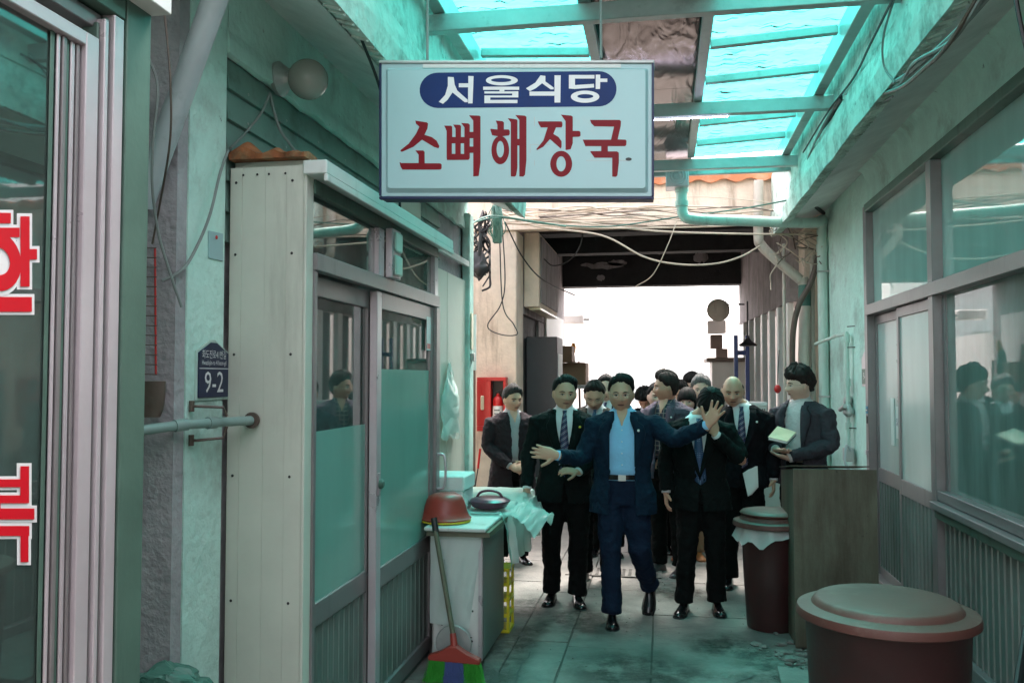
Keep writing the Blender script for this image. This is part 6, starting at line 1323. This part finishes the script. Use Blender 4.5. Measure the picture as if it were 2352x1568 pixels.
person('man in dark suit and blue dotted tie bowing with one hand at his face', (.255, 6.42), .945, -4, 'skin_tan', 'fringe', 'hair_black', 'suit_black', 'trouser_black', 'shirt_white', tie='tie_dotted', lean=(-.01, -.06),
       arms=[((-.27, .02, 1.12), (-.26, -.02, .88)), ((.30, -.10, 1.14), (.115, -.26, 1.34))], hands=[(), ((-.25, .05, .97), (.1, .9, 0), .06, .5, 1)],
       legs=[((-.10, -.06, .48), (-.13, -.06, .085)), ((.10, -.02, .48), (.11, .02, .085))], head=(6, 55, 0), hshift=(.085, -.05), glasses=True, hem=.76, zb=1.0)
person('man in long dark brown coat standing by the red fire cabinet with hands clasped', (-1.36, 7.78), .925, 24, 'skin_warm', 'full', 'hair_dark_grey', 'coat_brown', 'trouser_black', 'shirt_grey', arms=[((-.26, -.03, 1.12), (-.07, -.22, .95)), ((.26, -.03, 1.12), (.09, -.22, .96))],
       hands=[((1, -.2, -.4), (0, .8, -.4), .04, .6, 1), ((-1, -.2, -.3), (0, .8, -.4), .04, .6, -1)], hem=.52, open_=.035, gapn=.06, lapel=False, head=(14, 6, 0), voxel=.006)
ub = tag(MB().tube([(-1.17, 7.46, .92), (-1.165, 7.45, .30)], [.014, .022], 10).build('folded_umbrella', 'suit_navy', None, smooth=True), 'dark folded umbrella held by the man in the long coat', 'umbrella')
person('bespectacled man in brown suit looking down between the two front men', (-.56, 7.22), .965, 0, 'skin_warm', 'short', 'hair_brown', 'suit_brown', 'trouser_black', 'shirt_grey', tie='tie_dotted', head=(0, 28, 0), hshift=(0, -.03), glasses=True, voxel=.006, shoe='leather_brown')
person('man in mauve grey jacket over a plaid shirt turning his face to the left', (.03, 7.62), .995, -28, 'skin_tan', 'full', 'hair_brown', 'jacket_mauve', 'trouser_black', 'plaid', head=(-52, 2, 0), glasses=True, badge=('paper', 1), voxel=.006, shoe='leather_brown', open_=.06, gapn=.06)
person('balding man in black suit carrying papers behind the bowed man', (.60, 7.22), .985, 0, 'skin_tan', 'bald', 'hair_dark_grey', 'suit_dark', 'trouser_black', 'shirt_white', tie='tie_striped', head=(-4, 14, 0), hshift=(-.06, -.02), badge=('paper', 1), voxel=.006, arms=[None, ((.26, .03, 1.09), (.25, -.04, .86))])
pp_ = MB()
for i in range(5):
    q = [pY(1706 + i * 3, 1086 - i * 2, 7.03 + i * .006), pY(1736 + i, 1070, 7.03 + i * .006), pY(1738 + i, 1118, 7.03 + i * .006), pY(1718 + i * 2, 1140 - i, 7.03 + i * .006)]; pp_.hexa(q, [v + Vector((0, .002, 0)) for v in q])
tag(pp_.build('paper_sheaf', 'paper', None), 'sheaf of white papers held in the balding man\'s hand', 'papers')
person('young man in grey blazer and white turtleneck standing behind the metal box with a notebook', (1.085, 7.30), 1.01, -38, 'skin_pale', 'curly', 'hair_brown', 'jacket_grey', 'trouser_black', 'knit_white', turtleneck=True, head=(-36, 2, 0), glasses=True, open_=.075, gapn=.07, voxel=.0055,
       arms=[((-.25, -.05, 1.12), (-.09, -.24, 1.08)), ((.27, -.02, 1.12), (.03, -.25, 1.02))], hands=[((1, -.3, -.1), (0, .4, 1), .05, .3, -1), ((-1, -.3, .2), (0, .3, 1), .06, .25, 1)])
nbk = thing('notebook', 'cream covered notebook held open in the young man\'s hands', 'notebook', (.98, 7.05, 1.12)); 
q = [pY(1764, 1004, 6.86), pY(1786, 979, 7.02), pY(1829, 993, 7.02), pY(1808, 1014, 6.86)]
def slab(name, m, par, q, a, b, k=1.0):
    c = sum(q, Vector()) / 4; r = [c + (v - c) * k for v in q]; mb = MB(); mb.hexa([v + Vector((0, 0, a)) for v in r], [v + Vector((0, 0, b)) for v in r]); return mb.build(name, m, par, bevel=.001)
slab('cover', 'ivory', nbk, q, 0, .004); slab('pages', 'paper', nbk, q, -.018, -.0005, .96); slab('back_cover', 'black_paint', nbk, q, -.024, -.0185)
# people further back, seen between the front row
def behind(label, px_, top, Y, **k):
    p = pY(px_, top, Y); return person(label, (p.x, Y), (p.z) / 1.715, voxel=.0075, **k)
behind('man in glasses and patterned tie seen between the brown suit and the blue shirt', 1391, 860, 8.3, head=(6, 4, 0), glasses='black_rubber', hairm='hair_black', hair='short', jacket='suit_dark', tie='tie_striped', skin='skin_pale')
behind('grey haired man in glasses behind the mauve jacket', 1610, 862, 8.7, head=(-4, 6, 0), glasses=True, hairm='hair_grey', hair='full', jacket='suit_dark', skin='skin_pale')
behind('woman with long black hair and fringe behind the bowed man', 1578, 888, 8.25, head=(-8, 6, 0), hair='long', jacket='suit_dark', skin='skin_pale', trousers='trouser_tan', shoe='leather_tan', lapel=False)
behind('tall man with tousled black hair at the very back', 1586, 852, 9.6, head=(20, 26, 0), hair='full', jacket='suit_dark', skin='skin_pale')
behind('young man with short black hair peering past the mauve jacket', 1507, 880, 8.5, head=(14, 2, 0), hair='short', jacket='suit_dark', skin='skin_pale')
behind('man with rough black hair bowing behind the blue shirted man', 1486, 885, 9.3, head=(-20, 40, 0), hair='curly', hairm='hair_black', jacket='suit_dark')
behind('dark haired man half hidden behind the woman and the grey haired man', 1560, 872, 9.1, head=(10, 20, 0), hair='full', jacket='suit_dark')
